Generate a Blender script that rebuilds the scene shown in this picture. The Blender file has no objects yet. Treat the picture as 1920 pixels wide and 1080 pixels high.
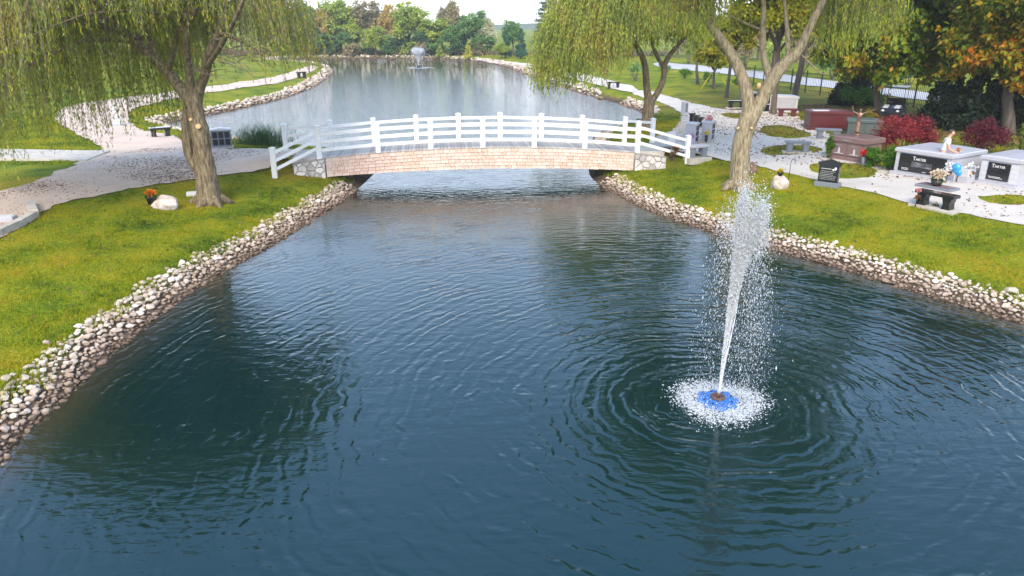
import bpy, bmesh, math, random
import numpy as np
from mathutils import Vector, Matrix, geometry as mgeo
R = math.radians
random.seed(7); rng = np.random.default_rng(7)
S = bpy.context.scene
COL = S.collection

# ------------------------------------------------------------------ camera, sky, sun, exposure
CAM_H, FPX, HORIZON = 6.2, 1371.0, 45.0
PITCH = math.atan((540 - HORIZON) / FPX)
cd = bpy.data.cameras.new('camera'); cam = bpy.data.objects.new('camera', cd); COL.objects.link(cam)
cam.location = (0, 0, CAM_H); cam.rotation_euler = (R(90) - PITCH, 0, 0)
cd.sensor_width = 36; cd.lens = 36 * FPX / 1920; cd.clip_start = .1; cd.clip_end = 6000
S.camera = cam

SUN_EL, SUN_AZ = 40, 188          # azimuth measured clockwise from +Y
W = bpy.data.worlds.new('World'); S.world = W; W.use_nodes = True
wn, wl = W.node_tree.nodes, W.node_tree.links
bg = wn['Background']; bg.inputs['Strength'].default_value = .112
sky = wn.new('ShaderNodeTexSky'); sky.sky_type = 'NISHITA'; sky.sun_disc = False
sky.sun_elevation = R(SUN_EL); sky.sun_rotation = R(SUN_AZ); sky.dust_density = 1.2; sky.air_density = 1.0
sky.ozone_density = 2.0
# a thin veil of bright high cloud, denser towards the horizon
tc = wn.new('ShaderNodeTexCoord'); sep = wn.new('ShaderNodeSeparateXYZ'); wl.new(tc.outputs['Generated'], sep.inputs[0])
ramp = wn.new('ShaderNodeMapRange'); ramp.inputs['From Min'].default_value = 0.0; ramp.inputs['From Max'].default_value = .42
ramp.inputs['To Min'].default_value = 1.0; ramp.inputs['To Max'].default_value = .36
wl.new(sep.outputs['Z'], ramp.inputs['Value'])
cn = wn.new('ShaderNodeTexNoise'); cn.inputs['Scale'].default_value = 2.2; cn.inputs['Detail'].default_value = 5
wl.new(tc.outputs['Generated'], cn.inputs['Vector'])
cm = wn.new('ShaderNodeMath'); cm.operation = 'MULTIPLY_ADD'; cm.inputs[1].default_value = .5; cm.inputs[2].default_value = -.25
wl.new(cn.outputs['Fac'], cm.inputs[0])
ca = wn.new('ShaderNodeMath'); ca.operation = 'ADD'; ca.use_clamp = True
wl.new(ramp.outputs[0], ca.inputs[0]); wl.new(cm.outputs[0], ca.inputs[1])
mx = wn.new('ShaderNodeMix'); mx.data_type = 'RGBA'
wl.new(ca.outputs[0], mx.inputs['Factor']); wl.new(sky.outputs[0], mx.inputs['A']); vc = wn.new('ShaderNodeMix'); vc.data_type = 'RGBA'; vc.inputs['A'].default_value = (3.4, 8.2, 16.5, 1); vc.inputs['B'].default_value = (11.8, 11.5, 11.2, 1)
wl.new(ramp.outputs[0], vc.inputs['Factor']); wl.new(vc.outputs['Result'], mx.inputs['B'])
wl.new(mx.outputs['Result'], bg.inputs['Color'])
sd_ = bpy.data.lights.new('sun', 'SUN'); sd_.energy = 2.5; sd_.angle = R(24); sd_.color = (1, .87, .68)
sun = bpy.data.objects.new('sun', sd_); COL.objects.link(sun)
az, el = R(SUN_AZ), R(SUN_EL)
sdir = Vector((math.sin(az) * math.cos(el), math.cos(az) * math.cos(el), math.sin(el)))
sun.rotation_euler = sdir.to_track_quat('Z', 'Y').to_euler()
S.view_settings.view_transform = 'Standard'; S.view_settings.look = 'None'; S.view_settings.gamma = 1
S.view_settings.exposure = 1.0
S.render.engine = 'CYCLES'
S.cycles.max_bounces = 6; S.cycles.diffuse_bounces = 3; S.cycles.glossy_bounces = 3
S.cycles.transmission_bounces = 3; S.cycles.transparent_max_bounces = 8; S.cycles.volume_bounces = 1

# ------------------------------------------------------------------ survey helpers (plan positions in metres)
CP, SP = math.cos(PITCH), math.sin(PITCH)
def ray(u, v):
    a, b = (u - 960) / FPX, (540 - v) / FPX
    return np.array((a, CP + b * SP, -SP + b * CP))
def at(u, v, z):                       # point of a sight line at height z
    d = ray(u, v); t = (z - CAM_H) / d[2]; return (d[0] * t, d[1] * t, z)
def atY(u, v, Y):                      # point of a sight line at plan distance Y
    d = ray(u, v); t = Y / d[1]; return Vector((d[0] * t, Y, CAM_H + d[2] * t))
def chaikin(p, n=2, closed=True):
    p = np.array(p, float)
    for _ in range(n):
        q = np.roll(p, -1, 0) if closed else p[1:]
        b = p if closed else p[:-1]
        r = np.empty((len(b) * 2, p.shape[1])); r[0::2] = .75 * b + .25 * q; r[1::2] = .25 * b + .75 * q
        if not closed: r = np.vstack([p[:1], r, p[-1:]])
        p = r
    return p
def inpoly(x, y, P):
    x, y = np.asarray(x, float), np.asarray(y, float); c = np.zeros(x.shape, bool)
    a = P; b = np.roll(P, -1, 0)
    for (x0, y0), (x1, y1) in zip(a, b):
        if y0 == y1: continue
        m = ((y0 > y) != (y1 > y)) & (x < (x1 - x0) * (y - y0) / (y1 - y0) + x0); c ^= m
    return c
shore_px_r = [(1100,333),(1140,355),(1200,390),(1330,435),(1450,470),(1600,510),(1750,560),(1870,595),(1920,607)]
shore_px_l = [(0,880),(30,830),(100,770),(180,690),(260,620),(400,520),(530,450),(590,410),(650,375),(690,340)]
shore_px_u = [(410,264),(330,243),(300,232),(320,229),(370,220),(467,200),(550,180),(600,157),(627,133),(610,123),(570,119),(520,117),
  (500,114),(520,110.5),(600,108.5),(785,109),(880,112),(950,124),(982,138),(1038,157),(1112,182),(1194,204),(1212,216),(1195,227),(1160,238),(1125,250),(1108,268)]
f2 = lambda L: [at(u, v, 0)[:2] for u, v in L]
POND = f2(shore_px_l) + [(-6.0, 33.5), (-7.2, 36.6), (-10.5, 38.6)] + f2(shore_px_u) + [(3.7, 35.5)] + f2(shore_px_r) + \
    [(14, 11.5), (21, 6), (25, -6), (18, -18), (2, -22), (-9, -16), (-11, -4), (-8.6, 5)]
POND = chaikin(POND, 2)
PA = POND; PB = np.roll(POND, -1, 0); PD = PB - PA; PL2 = (PD ** 2).sum(1)
def sdist(x, y):                       # + on land, - in the pond
    x = np.asarray(x, float).ravel(); y = np.asarray(y, float).ravel(); out = np.full(x.shape, 1e9)
    for (ax, ay), (dx, dy), l2 in zip(PA, PD, PL2):
        t = np.clip(((x - ax) * dx + (y - ay) * dy) / l2, 0, 1)
        out = np.minimum(out, (x - ax - t * dx) ** 2 + (y - ay - t * dy) ** 2)
    out = np.sqrt(out); return np.where(inpoly(x, y, POND), -out, out)
BL = np.array(at(610, 295, 1.23)); BR = np.array(at(1189, 284.5, 1.23))
BU = (BR - BL) / np.linalg.norm(BR - BL); BN = np.array((-BU[1], BU[0], 0)); BLEN = float(np.linalg.norm(BR - BL))
ENDS = [BL[:2] - BU[:2] * 1.6 + BN[:2] * 1.0, BR[:2] + BU[:2] * 1.6 + BN[:2] * 1.0]
def height(x, y, full=False):
    x = np.asarray(x, float).ravel(); y = np.asarray(y, float).ravel(); s = sdist(x, y)
    h = np.interp(s, [-40, -4, -1.2, 0, .4, .74, 1.5, 5, 9, 16, 60, 900], [-1.8, -1.5, -.7, -.03, .18, .32, .44, .74, .9, 1.0, 1.15, 2.5])
    n = .035 * np.sin(x * .9 + 1.3 * np.sin(y * .6)) + .03 * np.sin(y * 1.1 + x * .43)
    h = h + n * np.clip((s - .8) / 3, 0, 1)
    for e in ENDS:
        d = np.hypot(x - e[0], y - e[1]); ly = (x - BL[0]) * BN[0] + (y - BL[1]) * BN[1]; w = np.exp(-(d / 2.1) ** 4) * np.clip((s - .6) / 1.2, 0, 1) * np.clip((ly + .02) / .35, 0, 1)
        h = h + w * np.maximum(0, 1.14 - h)
    return (h, s) if full else h
def hz(x, y): return float(height([x], [y])[0])
TS = np.geomspace(4, 420, 1500)
def G(u, v):                           # where a sight line meets the ground
    d = ray(u, v); x, y, z = d[0] * TS, d[1] * TS, CAM_H + d[2] * TS
    m = np.nonzero(z < np.maximum(height(x, y), 0))[0]
    i = m[0] if len(m) else len(TS) - 1
    j = max(i - 1, 0); xx, yy = (x[i] + x[j]) / 2, (y[i] + y[j]) / 2
    return Vector((xx, yy, hz(xx, yy)))

# ------------------------------------------------------------------ object helpers
def put(o, parent=None, label=None, cat=None, group=None, kind=None):
    COL.objects.link(o)
    if parent is not None: o.parent = parent
    if label: o['label'] = label
    if cat: o['category'] = cat
    if group: o['group'] = group
    if kind: o['kind'] = kind
    return o
def thing(name, label, cat, loc, rz=0, group=None, scale=1):
    o = bpy.data.objects.new(name, None); o.empty_display_size = .2
    o.location = loc; o.rotation_euler = (0, 0, rz); o.scale = (scale,) * 3
    return put(o, None, label, cat, group)
def npmesh(name, v, quads, mats, smooth=False, k=4):
    me = bpy.data.meshes.new(name); v = np.asarray(v, np.float32); f = np.asarray(quads, np.int32)
    me.vertices.add(len(v)); me.vertices.foreach_set('co', v.ravel())
    me.loops.add(f.size); me.loops.foreach_set('vertex_index', f.ravel())
    me.polygons.add(len(f)); me.polygons.foreach_set('loop_start', np.arange(len(f), dtype=np.int32) * k)
    me.update(calc_edges=True)
    if smooth: me.polygons.foreach_set('use_smooth', np.ones(len(f), bool))
    for m in (mats if isinstance(mats, (list, tuple)) else [mats]): me.materials.append(m)
    return me
class MB:
    def __init__(s): s.v = []; s.f = []; s.sm = []
    def add(s, v, f, smooth=False):
        b = len(s.v); s.v += [tuple(p) for p in v]; s.f += [tuple(i + b for i in q) for q in f]; s.sm += [smooth] * len(f); return s
    def hull(s, pts):
        bm = bmesh.new()
        for p in pts: bm.verts.new(p)
        r = bmesh.ops.convex_hull(bm, input=bm.verts); bm.verts.ensure_lookup_table()
        bmesh.ops.dissolve_limit(bm, angle_limit=.02, verts=bm.verts, edges=bm.edges)
        bm.verts.index_update(); bmesh.ops.recalc_face_normals(bm, faces=bm.faces)
        s.add([v.co for v in bm.verts], [[v.index for v in f.verts] for f in bm.faces]); bm.free(); return s
    def box(s, x0, x1, y0, y1, z0, z1, c=0.0):
        if c <= 0:
            v = [(x, y, z) for z in (z0, z1) for y in (y0, y1) for x in (x0, x1)]
            return s.add(v, [(0,2,3,1),(4,5,7,6),(0,1,5,4),(2,6,7,3),(0,4,6,2),(1,3,7,5)])
        P = []
        for x, sx in ((x0, 1), (x1, -1)):
            for y, sy in ((y0, 1), (y1, -1)):
                for z, sz in ((z0, 1), (z1, -1)):
                    P += [(x + sx * c, y + sy * c, z), (x + sx * c, y, z + sz * c), (x, y + sy * c, z + sz * c)]
        return s.hull(P)
    def tube(s, pts, rad, n=8, caps=True, smooth=True, wob=0):
        pts = [Vector(p) for p in pts]; rings = []; up = Vector((.13, .21, 1)).normalized()
        for i, p in enumerate(pts):
            d = (pts[min(i + 1, len(pts) - 1)] - pts[max(i - 1, 0)]).normalized()
            a = d.orthogonal().normalized() if i == 0 else (pa - d * pa.dot(d)).normalized()
            pa = a; b = d.cross(a); r = rad[i] if hasattr(rad, '__len__') else rad
            rings.append([p + (a * math.cos(t) + b * math.sin(t)) * r * (1 + wob * random.uniform(-1, 1)) for t in [2 * math.pi * k / n for k in range(n)]])
        v = [q for ring in rings for q in ring]; f = []
        for i in range(len(pts) - 1):
            for k in range(n): f.append((i*n+k, i*n+(k+1)%n, (i+1)*n+(k+1)%n, (i+1)*n+k))
        s.add(v, f, smooth)
        if caps: s.add(rings[0][::-1], [tuple(range(n))]); s.add(rings[-1], [tuple(range(n))])
        return s
    def lathe(s, prof, n=16, cx=0, cy=0, smooth=True):
        v = [(cx + r * math.cos(2*math.pi*k/n), cy + r * math.sin(2*math.pi*k/n), z) for r, z in prof for k in range(n)]
        f = [(i*n+k, i*n+(k+1)%n, (i+1)*n+(k+1)%n, (i+1)*n+k) for i in range(len(prof)-1) for k in range(n)]
        s.add(v, f, smooth); m = len(prof) - 1
        if prof[0][0] > 0: s.add([v[k] for k in range(n)][::-1], [tuple(range(n))])
        if prof[-1][0] > 0: s.add([v[m*n+k] for k in range(n)], [tuple(range(n))])
        return s
    def prism(s, poly, axis, a, b):   # polygon in the two other axes, extruded a..b along axis
        mk = {'x': lambda p, t: (t, p[0], p[1]), 'y': lambda p, t: (p[0], t, p[1]), 'z': lambda p, t: (p[0], p[1], t)}[axis]
        n = len(poly); v = [mk(p, a) for p in poly] + [mk(p, b) for p in poly]
        return s.add(v, [tuple(range(n))[::-1], tuple(range(n, 2*n))] + [(i, (i+1)%n, n+(i+1)%n, n+i) for i in range(n)])
    def ell(s, c, r, n=10, m=6):
        return s.add([(c[0] + r[0]*math.sin(math.pi*i/m)*math.cos(2*math.pi*k/n), c[1] + r[1]*math.sin(math.pi*i/m)*math.sin(2*math.pi*k/n), c[2] + r[2]*math.cos(math.pi*i/m)) for i in range(m+1) for k in range(n)],
                     [(i*n+k, (i+1)*n+k, (i+1)*n+(k+1)%n, i*n+(k+1)%n) for i in range(m) for k in range(n)], True)
    def mesh(s, name, mat):
        me = bpy.data.meshes.new(name); me.from_pydata(s.v, [], s.f); me.polygons.foreach_set('use_smooth', s.sm)
        bm = bmesh.new(); bm.from_mesh(me); bmesh.ops.remove_doubles(bm, verts=bm.verts, dist=1e-5); bmesh.ops.recalc_face_normals(bm, faces=bm.faces); bm.to_mesh(me); bm.free()
        me.materials.append(mat); return me
    def build(s, name, mat, parent=None, **k):
        return put(bpy.data.objects.new(name, s.mesh(name, mat)), parent, **k)

# ------------------------------------------------------------------ materials
def nodes(name):
    m = bpy.data.materials.new(name); m.use_nodes = True; nt = m.node_tree
    return m, nt.nodes, nt.links, nt.nodes['Principled BSDF']
def ramp_node(n, cols):
    r = n.new('ShaderNodeValToRGB'); e = r.color_ramp.elements
    while len(e) < len(cols): e.new(.5)
    for i, (p, c) in enumerate(cols): e[i].position = p; e[i].color = (*c, 1)
    return r
def mat(name, cols, scale=6, rough=.7, bump=0, bscale=40, coord='Object', per_object=0, detail=6, spec=.5, metal=0, stretch=None):
    m, n, l, b = nodes(name)
    tc = n.new('ShaderNodeTexCoord'); src = tc.outputs['Object']
    if coord == 'World': src = n.new('ShaderNodeNewGeometry').outputs['Position']
    if stretch:
        mp = n.new('ShaderNodeMapping'); mp.inputs['Scale'].default_value = stretch; l.new(src, mp.inputs[0]); src = mp.outputs[0]
    t = n.new('ShaderNodeTexNoise'); t.inputs['Scale'].default_value = scale; t.inputs['Detail'].default_value = detail; t.inputs['Roughness'].default_value = .65
    l.new(src, t.inputs['Vector']); fac = t.outputs['Fac']
    if per_object:
        oi = n.new('ShaderNodeObjectInfo'); ma = n.new('ShaderNodeMath'); ma.operation = 'MULTIPLY_ADD'; ma.inputs[1].default_value = per_object
        su = n.new('ShaderNodeMath'); su.operation = 'SUBTRACT'; su.inputs[1].default_value = per_object / 2
        l.new(oi.outputs['Random'], ma.inputs[0]); l.new(fac, ma.inputs[2]); l.new(ma.outputs[0], su.inputs[0]); fac = su.outputs[0]
    k = len(cols); r = ramp_node(n, [(.32 + .36 * i / max(k - 1, 1), c) for i, c in enumerate(cols)])
    l.new(fac, r.inputs[0]); l.new(r.outputs[0], b.inputs['Base Color'])
    b.inputs['Roughness'].default_value = rough; b.inputs['Metallic'].default_value = metal; b.inputs['Specular IOR Level'].default_value = spec
    if bump:
        t2 = n.new('ShaderNodeTexNoise'); t2.inputs['Scale'].default_value = bscale; t2.inputs['Detail'].default_value = 5; l.new(src, t2.inputs['Vector'])
        bp = n.new('ShaderNodeBump'); bp.inputs['Strength'].default_value = 1; bp.inputs['Distance'].default_value = bump
        l.new(t2.outputs['Fac'], bp.inputs['Height']); l.new(bp.outputs[0], b.inputs['Normal'])
    return m
def leafmat(name, cols, trans=.35, nscale=.7, rough=.55, grain=0):
    """each leaf takes its colour from a ramp: half by its own random number, half by which spray it is on"""
    m, n, l, b = nodes(name)
    g = n.new('ShaderNodeNewGeometry'); t = n.new('ShaderNodeTexNoise'); t.inputs['Scale'].default_value = nscale; t.inputs['Detail'].default_value = 3
    oi = n.new('ShaderNodeObjectInfo'); va = n.new('ShaderNodeVectorMath'); va.operation = 'ADD'
    tc = n.new('ShaderNodeTexCoord'); l.new(tc.outputs['Object'], va.inputs[0]); l.new(oi.outputs['Location'], va.inputs[1]); l.new(va.outputs[0], t.inputs['Vector'])
    a = n.new('ShaderNodeMath'); a.operation = 'MULTIPLY_ADD'; a.inputs[1].default_value = .5
    c = n.new('ShaderNodeMath'); c.operation = 'MULTIPLY_ADD'; c.inputs[1].default_value = 1.5; c.inputs[2].default_value = -.5
    tf = t.outputs['Fac']
    if grain:
        t3 = n.new('ShaderNodeTexNoise'); t3.inputs['Scale'].default_value = grain; t3.inputs['Detail'].default_value = 4; l.new(va.outputs[0], t3.inputs['Vector'])
        av = n.new('ShaderNodeMath'); av.operation = 'ADD'; l.new(tf, av.inputs[0]); l.new(t3.outputs['Fac'], av.inputs[1]); hv_ = n.new('ShaderNodeMath'); hv_.operation = 'MULTIPLY_ADD'; hv_.inputs[1].default_value = .85; hv_.inputs[2].default_value = -.35; l.new(av.outputs[0], hv_.inputs[0]); tf = hv_.outputs[0]
    l.new(tf, c.inputs[0]); l.new(g.outputs['Random Per Island'], a.inputs[0]); l.new(c.outputs[0], a.inputs[2])
    k = len(cols); r = ramp_node(n, [(.1 + .8 * i / max(k - 1, 1), q) for i, q in enumerate(cols)]); l.new(a.outputs[0], r.inputs[0])
    l.new(r.outputs[0], b.inputs['Base Color']); b.inputs['Roughness'].default_value = rough; b.inputs['Specular IOR Level'].default_value = .3
    tr = n.new('ShaderNodeBsdfTranslucent'); l.new(r.outputs[0], tr.inputs['Color'])
    ms = n.new('ShaderNodeMixShader'); ms.inputs[0].default_value = trans
    l.new(b.outputs[0], ms.inputs[1]); l.new(tr.outputs[0], ms.inputs[2]); l.new(ms.outputs[0], n['Material Output'].inputs['Surface'])
    return m
M = {}
M['white'] = mat('white_vinyl', [(.74,.74,.75),(.82,.82,.82)], 3, .4)
M['deck'] = mat('weathered_plank', [(.30,.27,.25),(.42,.39,.36),(.52,.49,.46)], 3, .8, .004, 30, per_object=.25, stretch=(6, 1, 6))
M['shingle'] = mat('cedar_shingle', [(.42,.27,.20),(.57,.41,.33),(.63,.48,.41),(.67,.55,.49)], 5, .85, .004, 40, per_object=.18, stretch=(6, 6, 1.2))
M['beam'] = mat('dark_timber', [(.05,.04,.03),(.10,.08,.06)], 5, .9)
M['mortar'] = mat('mortar', [(.28,.26,.24),(.36,.34,.31)], 12, .95, .004)
M['fieldstone'] = mat('field_stone', [(.34,.31,.32),(.54,.50,.49),(.72,.69,.66)], 4, .85, .012, 14, per_object=.3)
M['bark'] = mat('willow_bark', [(.05,.036,.022),(.17,.13,.08),(.30,.25,.16)], 15, .95, .06, 16, stretch=(1, 1, .22))
M['bark2'] = mat('pale_willow_bark', [(.09,.065,.04),(.27,.22,.14),(.40,.34,.23)], 15, .95, .06, 16, stretch=(1, 1, .22))
M['barkd'] = mat('dark_bark', [(.05,.04,.035),(.10,.08,.065),(.16,.13,.11)], 6, .95, .04, 9, stretch=(1, 1, .2))
M['twig'] = mat('dead_twig', [(.20,.14,.11),(.32,.25,.21)], 8, .9)
M['cutwood'] = mat('cut_wood', [(.55,.36,.18),(.66,.47,.26)], 14, .8)
M['granite'] = mat('grey_granite', [(.30,.30,.34),(.42,.42,.47),(.52,.52,.57)], 45, .35, .001, 80)
M['granite_l'] = mat('pale_granite', [(.46,.46,.49),(.58,.58,.61)], 45, .4, .001, 80)
M['granite_d'] = mat('slate_granite', [(.14,.16,.19),(.21,.23,.27)], 45, .35)
M['black'] = mat('black_granite', [(.012,.013,.015),(.025,.026,.03)], 60, .12)
M['brown'] = mat('mauve_granite', [(.13,.075,.075),(.20,.125,.12),(.26,.17,.16)], 45, .28)
M['red'] = mat('red_granite', [(.07,.010,.012),(.12,.018,.02)], 45, .4)
M['green_st'] = mat('green_granite', [(.06,.08,.078),(.10,.125,.12)], 40, .4)
M['ink'] = mat('white_engraving', [(.75,.75,.76),(.82,.82,.83)], 9, .6)
M['dimink'] = mat('etched_grey', [(.16,.17,.18),(.42,.43,.45)], 5, .6)
M['concrete'] = mat('concrete', [(.36,.32,.28),(.46,.42,.37),(.53,.49,.44)], 3, .9, .003, 60)
M['rock'] = mat('boulder', [(.30,.22,.17),(.48,.42,.37),(.62,.58,.54)], 3.5, .9, .03, 9)
M['rockb'] = mat('brown_boulder', [(.14,.085,.06),(.24,.15,.11)], 4, .9, .03, 9)
M['bronze'] = mat('bronze', [(.20,.11,.07),(.34,.21,.15)], 9, .42, metal=.6)
M['blue'] = mat('blue_plastic', [(.02,.10,.34),(.03,.16,.48)], 8, .35)
M['rust'] = mat('nozzle_rust', [(.06,.035,.025),(.14,.07,.04)], 20, .7)
M['pot'] = mat('dark_pot', [(.012,.014,.012),(.03,.03,.028)], 9, .5)
M['iron'] = mat('black_iron', [(.012,.012,.013),(.02,.02,.02)], 9, .5)
M['marble'] = mat('pale_marble', [(.55,.56,.58),(.72,.72,.73)], 6, .5)
M['plastic_w'] = mat('cart_white', [(.7,.7,.72),(.78,.78,.8)], 5, .25)
M['plastic_d'] = mat('cart_navy', [(.015,.02,.035),(.03,.035,.055)], 5, .3)
M['rubber'] = mat('rubber', [(.015,.015,.015),(.03,.03,.03)], 9, .8)
M['skin'] = mat('skin', [(.50,.28,.20),(.58,.34,.25)], 6, .55)
M['shirt'] = mat('white_shirt', [(.66,.66,.70),(.78,.78,.80)], 4, .85, .004, 14)
M['trouser'] = mat('pale_trousers', [(.42,.38,.42),(.5,.46,.5)], 5, .9, .004, 14)
M['hair'] = mat('dark_hair', [(.03,.018,.012),(.07,.04,.025)], 20, .7)
M['balloon'] = mat('blue_foil', [(.02,.20,.55),(.06,.38,.75)], 5, .15, metal=.3)
for nm, c in dict(orange=(.75,.22,.01), yellow=(.8,.62,.02), pink=(.75,.32,.33), redf=(.7,.02,.03), cream=(.8,.62,.45), whitef=(.8,.8,.78), magenta=(.6,.08,.3)).items():
    M['fl_' + nm] = leafmat('petal_' + nm, [tuple(x * .75 for x in c), c], .25)
M['fl_green'] = leafmat('flower_leaf', [(.03,.08,.015),(.07,.15,.03)], .25)
M['grass'] = leafmat('grass_blade', [(.03,.07,.003),(.12,.19,.004),(.26,.30,.005),(.38,.35,.008),(.42,.31,.018)], .35, .55, grain=5)
M['weed'] = leafmat('fresh_grass', [(.05,.11,.012),(.10,.18,.02)], .3, 2)
M['reed'] = leafmat('reed', [(.025,.07,.03),(.06,.13,.05),(.12,.18,.07)], .3, 2)
M['litter'] = leafmat('fallen_leaf', [(.09,.045,.02),(.17,.09,.045),(.26,.15,.08)], .15, 2)
M['willow'] = leafmat('willow_leaf', [(.07,.12,.03),(.17,.23,.05),(.28,.33,.05),(.42,.40,.035),(.30,.19,.08)], .35, .9)
M['willow2'] = leafmat('fresh_willow_leaf', [(.11,.18,.03),(.24,.33,.05),(.36,.43,.055),(.46,.46,.05),(.28,.19,.06)], .4, .8)
M['maple'] = leafmat('green_yellow_leaf', [(.03,.07,.008),(.08,.16,.012),(.16,.25,.014),(.33,.33,.018),(.48,.22,.015)], .35, .55)
M['maple_o'] = leafmat('orange_turning_leaf', [(.03,.07,.008),(.10,.17,.012),(.26,.27,.015),(.52,.28,.012),(.50,.13,.01)], .35, .5)
M['yellowtree'] = leafmat('yellow_leaf', [(.10,.15,.010),(.28,.29,.012),(.50,.40,.016)], .4, .6)
M['redleaf'] = leafmat('crimson_leaf', [(.07,.008,.015),(.19,.016,.03),(.33,.035,.045),(.40,.07,.06)], .3, 1.2)
M['redleaf2'] = leafmat('dark_crimson_leaf', [(.045,.006,.014),(.11,.011,.026),(.2,.022,.04)], .3, 1.2)
M['box'] = leafmat('boxwood_leaf', [(.035,.10,.008),(.08,.20,.014),(.14,.28,.02)], .2, 3)
M['yew'] = leafmat('yew_needle', [(.006,.016,.008),(.014,.032,.014),(.025,.05,.02)], .15, 1)
M['yshrub'] = leafmat('yellow_green_leaf', [(.06,.09,.012),(.14,.17,.02),(.26,.25,.03)], .35, 1.2)
def far(nm, a, b, c): M[nm] = leafmat(nm, [tuple(min(.62, 2.5 * x) for x in q_) for q_ in (a, b, c)], .45, .35)  # leaf colours lightened, so distance haze is partly painted into them
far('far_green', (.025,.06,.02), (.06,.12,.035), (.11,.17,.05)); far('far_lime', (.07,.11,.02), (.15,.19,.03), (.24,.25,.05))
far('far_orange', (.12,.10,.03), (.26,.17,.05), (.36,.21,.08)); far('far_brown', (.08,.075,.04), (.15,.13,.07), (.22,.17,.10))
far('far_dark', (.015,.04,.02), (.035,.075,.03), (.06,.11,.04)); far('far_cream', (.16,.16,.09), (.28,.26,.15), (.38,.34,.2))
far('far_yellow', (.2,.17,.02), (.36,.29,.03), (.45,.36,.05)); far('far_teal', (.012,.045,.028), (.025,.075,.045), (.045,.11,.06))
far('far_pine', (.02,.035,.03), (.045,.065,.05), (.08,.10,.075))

def ground_material():
    m, n, l, b = nodes('lawn'); pos = n.new('ShaderNodeNewGeometry').outputs['Position']
    def nz(sc, det=5): 
        t = n.new('ShaderNodeTexNoise'); t.inputs['Scale'].default_value = sc; t.inputs['Detail'].default_value = det; l.new(pos, t.inputs['Vector']); return t.outputs['Fac']
    def mixc(fac, A, B):
        x = n.new('ShaderNodeMix'); x.data_type = 'RGBA'; l.new(fac, x.inputs['Factor'])
        for s, q in (('A', A), ('B', B)):
            if isinstance(q, tuple): x.inputs[s].default_value = (*q, 1)
            else: l.new(q, x.inputs[s])
        return x.outputs['Result']
    def attr(a):
        x = n.new('ShaderNodeAttribute'); x.attribute_name = a; return x.outputs['Fac']
    r = ramp_node(n, [(.30, (.06,.11,.004)), (.45, (.14,.19,.006)), (.58, (.22,.23,.008)), (.72, (.30,.24,.018))]); l.new(nz(.55, 9), r.inputs[0])
    r2 = ramp_node(n, [(.35, (.55,.55,.5)), (.65, (1.3,1.3,1.25))]); l.new(nz(16, 6), r2.inputs[0])
    mu = n.new('ShaderNodeMix'); mu.data_type = 'RGBA'; mu.blend_type = 'MULTIPLY'; mu.inputs['Factor'].default_value = 1
    l.new(r.outputs[0], mu.inputs['A']); l.new(r2.outputs[0], mu.inputs['B'])
    lr = ramp_node(n, [(.35, (.10,.055,.018)), (.52, (.19,.11,.035)), (.68, (.14,.13,.02))]); l.new(nz(7, 8), lr.inputs[0])
    md = ramp_node(n, [(.35, (.045,.030,.020)), (.65, (.15,.105,.075))]); l.new(nz(5, 7), md.inputs[0])
    c = mixc(attr('litter'), mu.outputs['Result'], lr.outputs[0]); c = mixc(attr('mud'), c, md.outputs[0])
    l.new(c, b.inputs['Base Color']); b.inputs['Roughness'].default_value = .95; b.inputs['Specular IOR Level'].default_value = .15
    bp = n.new('ShaderNodeBump'); bp.inputs['Distance'].default_value = .05; l.new(nz(22, 5), bp.inputs['Height']); l.new(bp.outputs[0], b.inputs['Normal'])
    return m
def gravel_material(name, dark):
    m, n, l, b = nodes(name); pos = n.new('ShaderNodeNewGeometry').outputs['Position']
    def nz(sc, det=5):
        t = n.new('ShaderNodeTexNoise'); t.inputs['Scale'].default_value = sc; t.inputs['Detail'].default_value = det; l.new(pos, t.inputs['Vector']); return t.outputs['Fac']
    r = ramp_node(n, [(.30, tuple(x * .62 for x in dark)), (.46, dark), (.70, tuple(min(.72, x * 1.2) for x in dark))])
    a = n.new('ShaderNodeMath'); a.operation = 'MULTIPLY_ADD'; a.inputs[1].default_value = .55; l.new(nz(26, 4), a.inputs[0])
    a2 = n.new('ShaderNodeMath'); a2.operation = 'MULTIPLY'; a2.inputs[1].default_value = .45; l.new(nz(.9, 6), a2.inputs[0]); l.new(a2.outputs[0], a.inputs[2])
    l.new(a.outputs[0], r.inputs[0]); l.new(r.outputs[0], b.inputs['Base Color']); b.inputs['Roughness'].default_value = .95
    bp = n.new('ShaderNodeBump'); bp.inputs['Distance'].default_value = .025; l.new(nz(45, 3), bp.inputs['Height']); l.new(bp.outputs[0], b.inputs['Normal'])
    return m
M['lawn'] = ground_material()
M['gravel_l'] = gravel_material('leafy_gravel', (.58,.45,.36)); M['gravel_r'] = gravel_material('pale_gravel', (.54,.49,.44))
FOUNT = at(1345, 752, 0); FOUNT2 = at(785, 127, 0)
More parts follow.
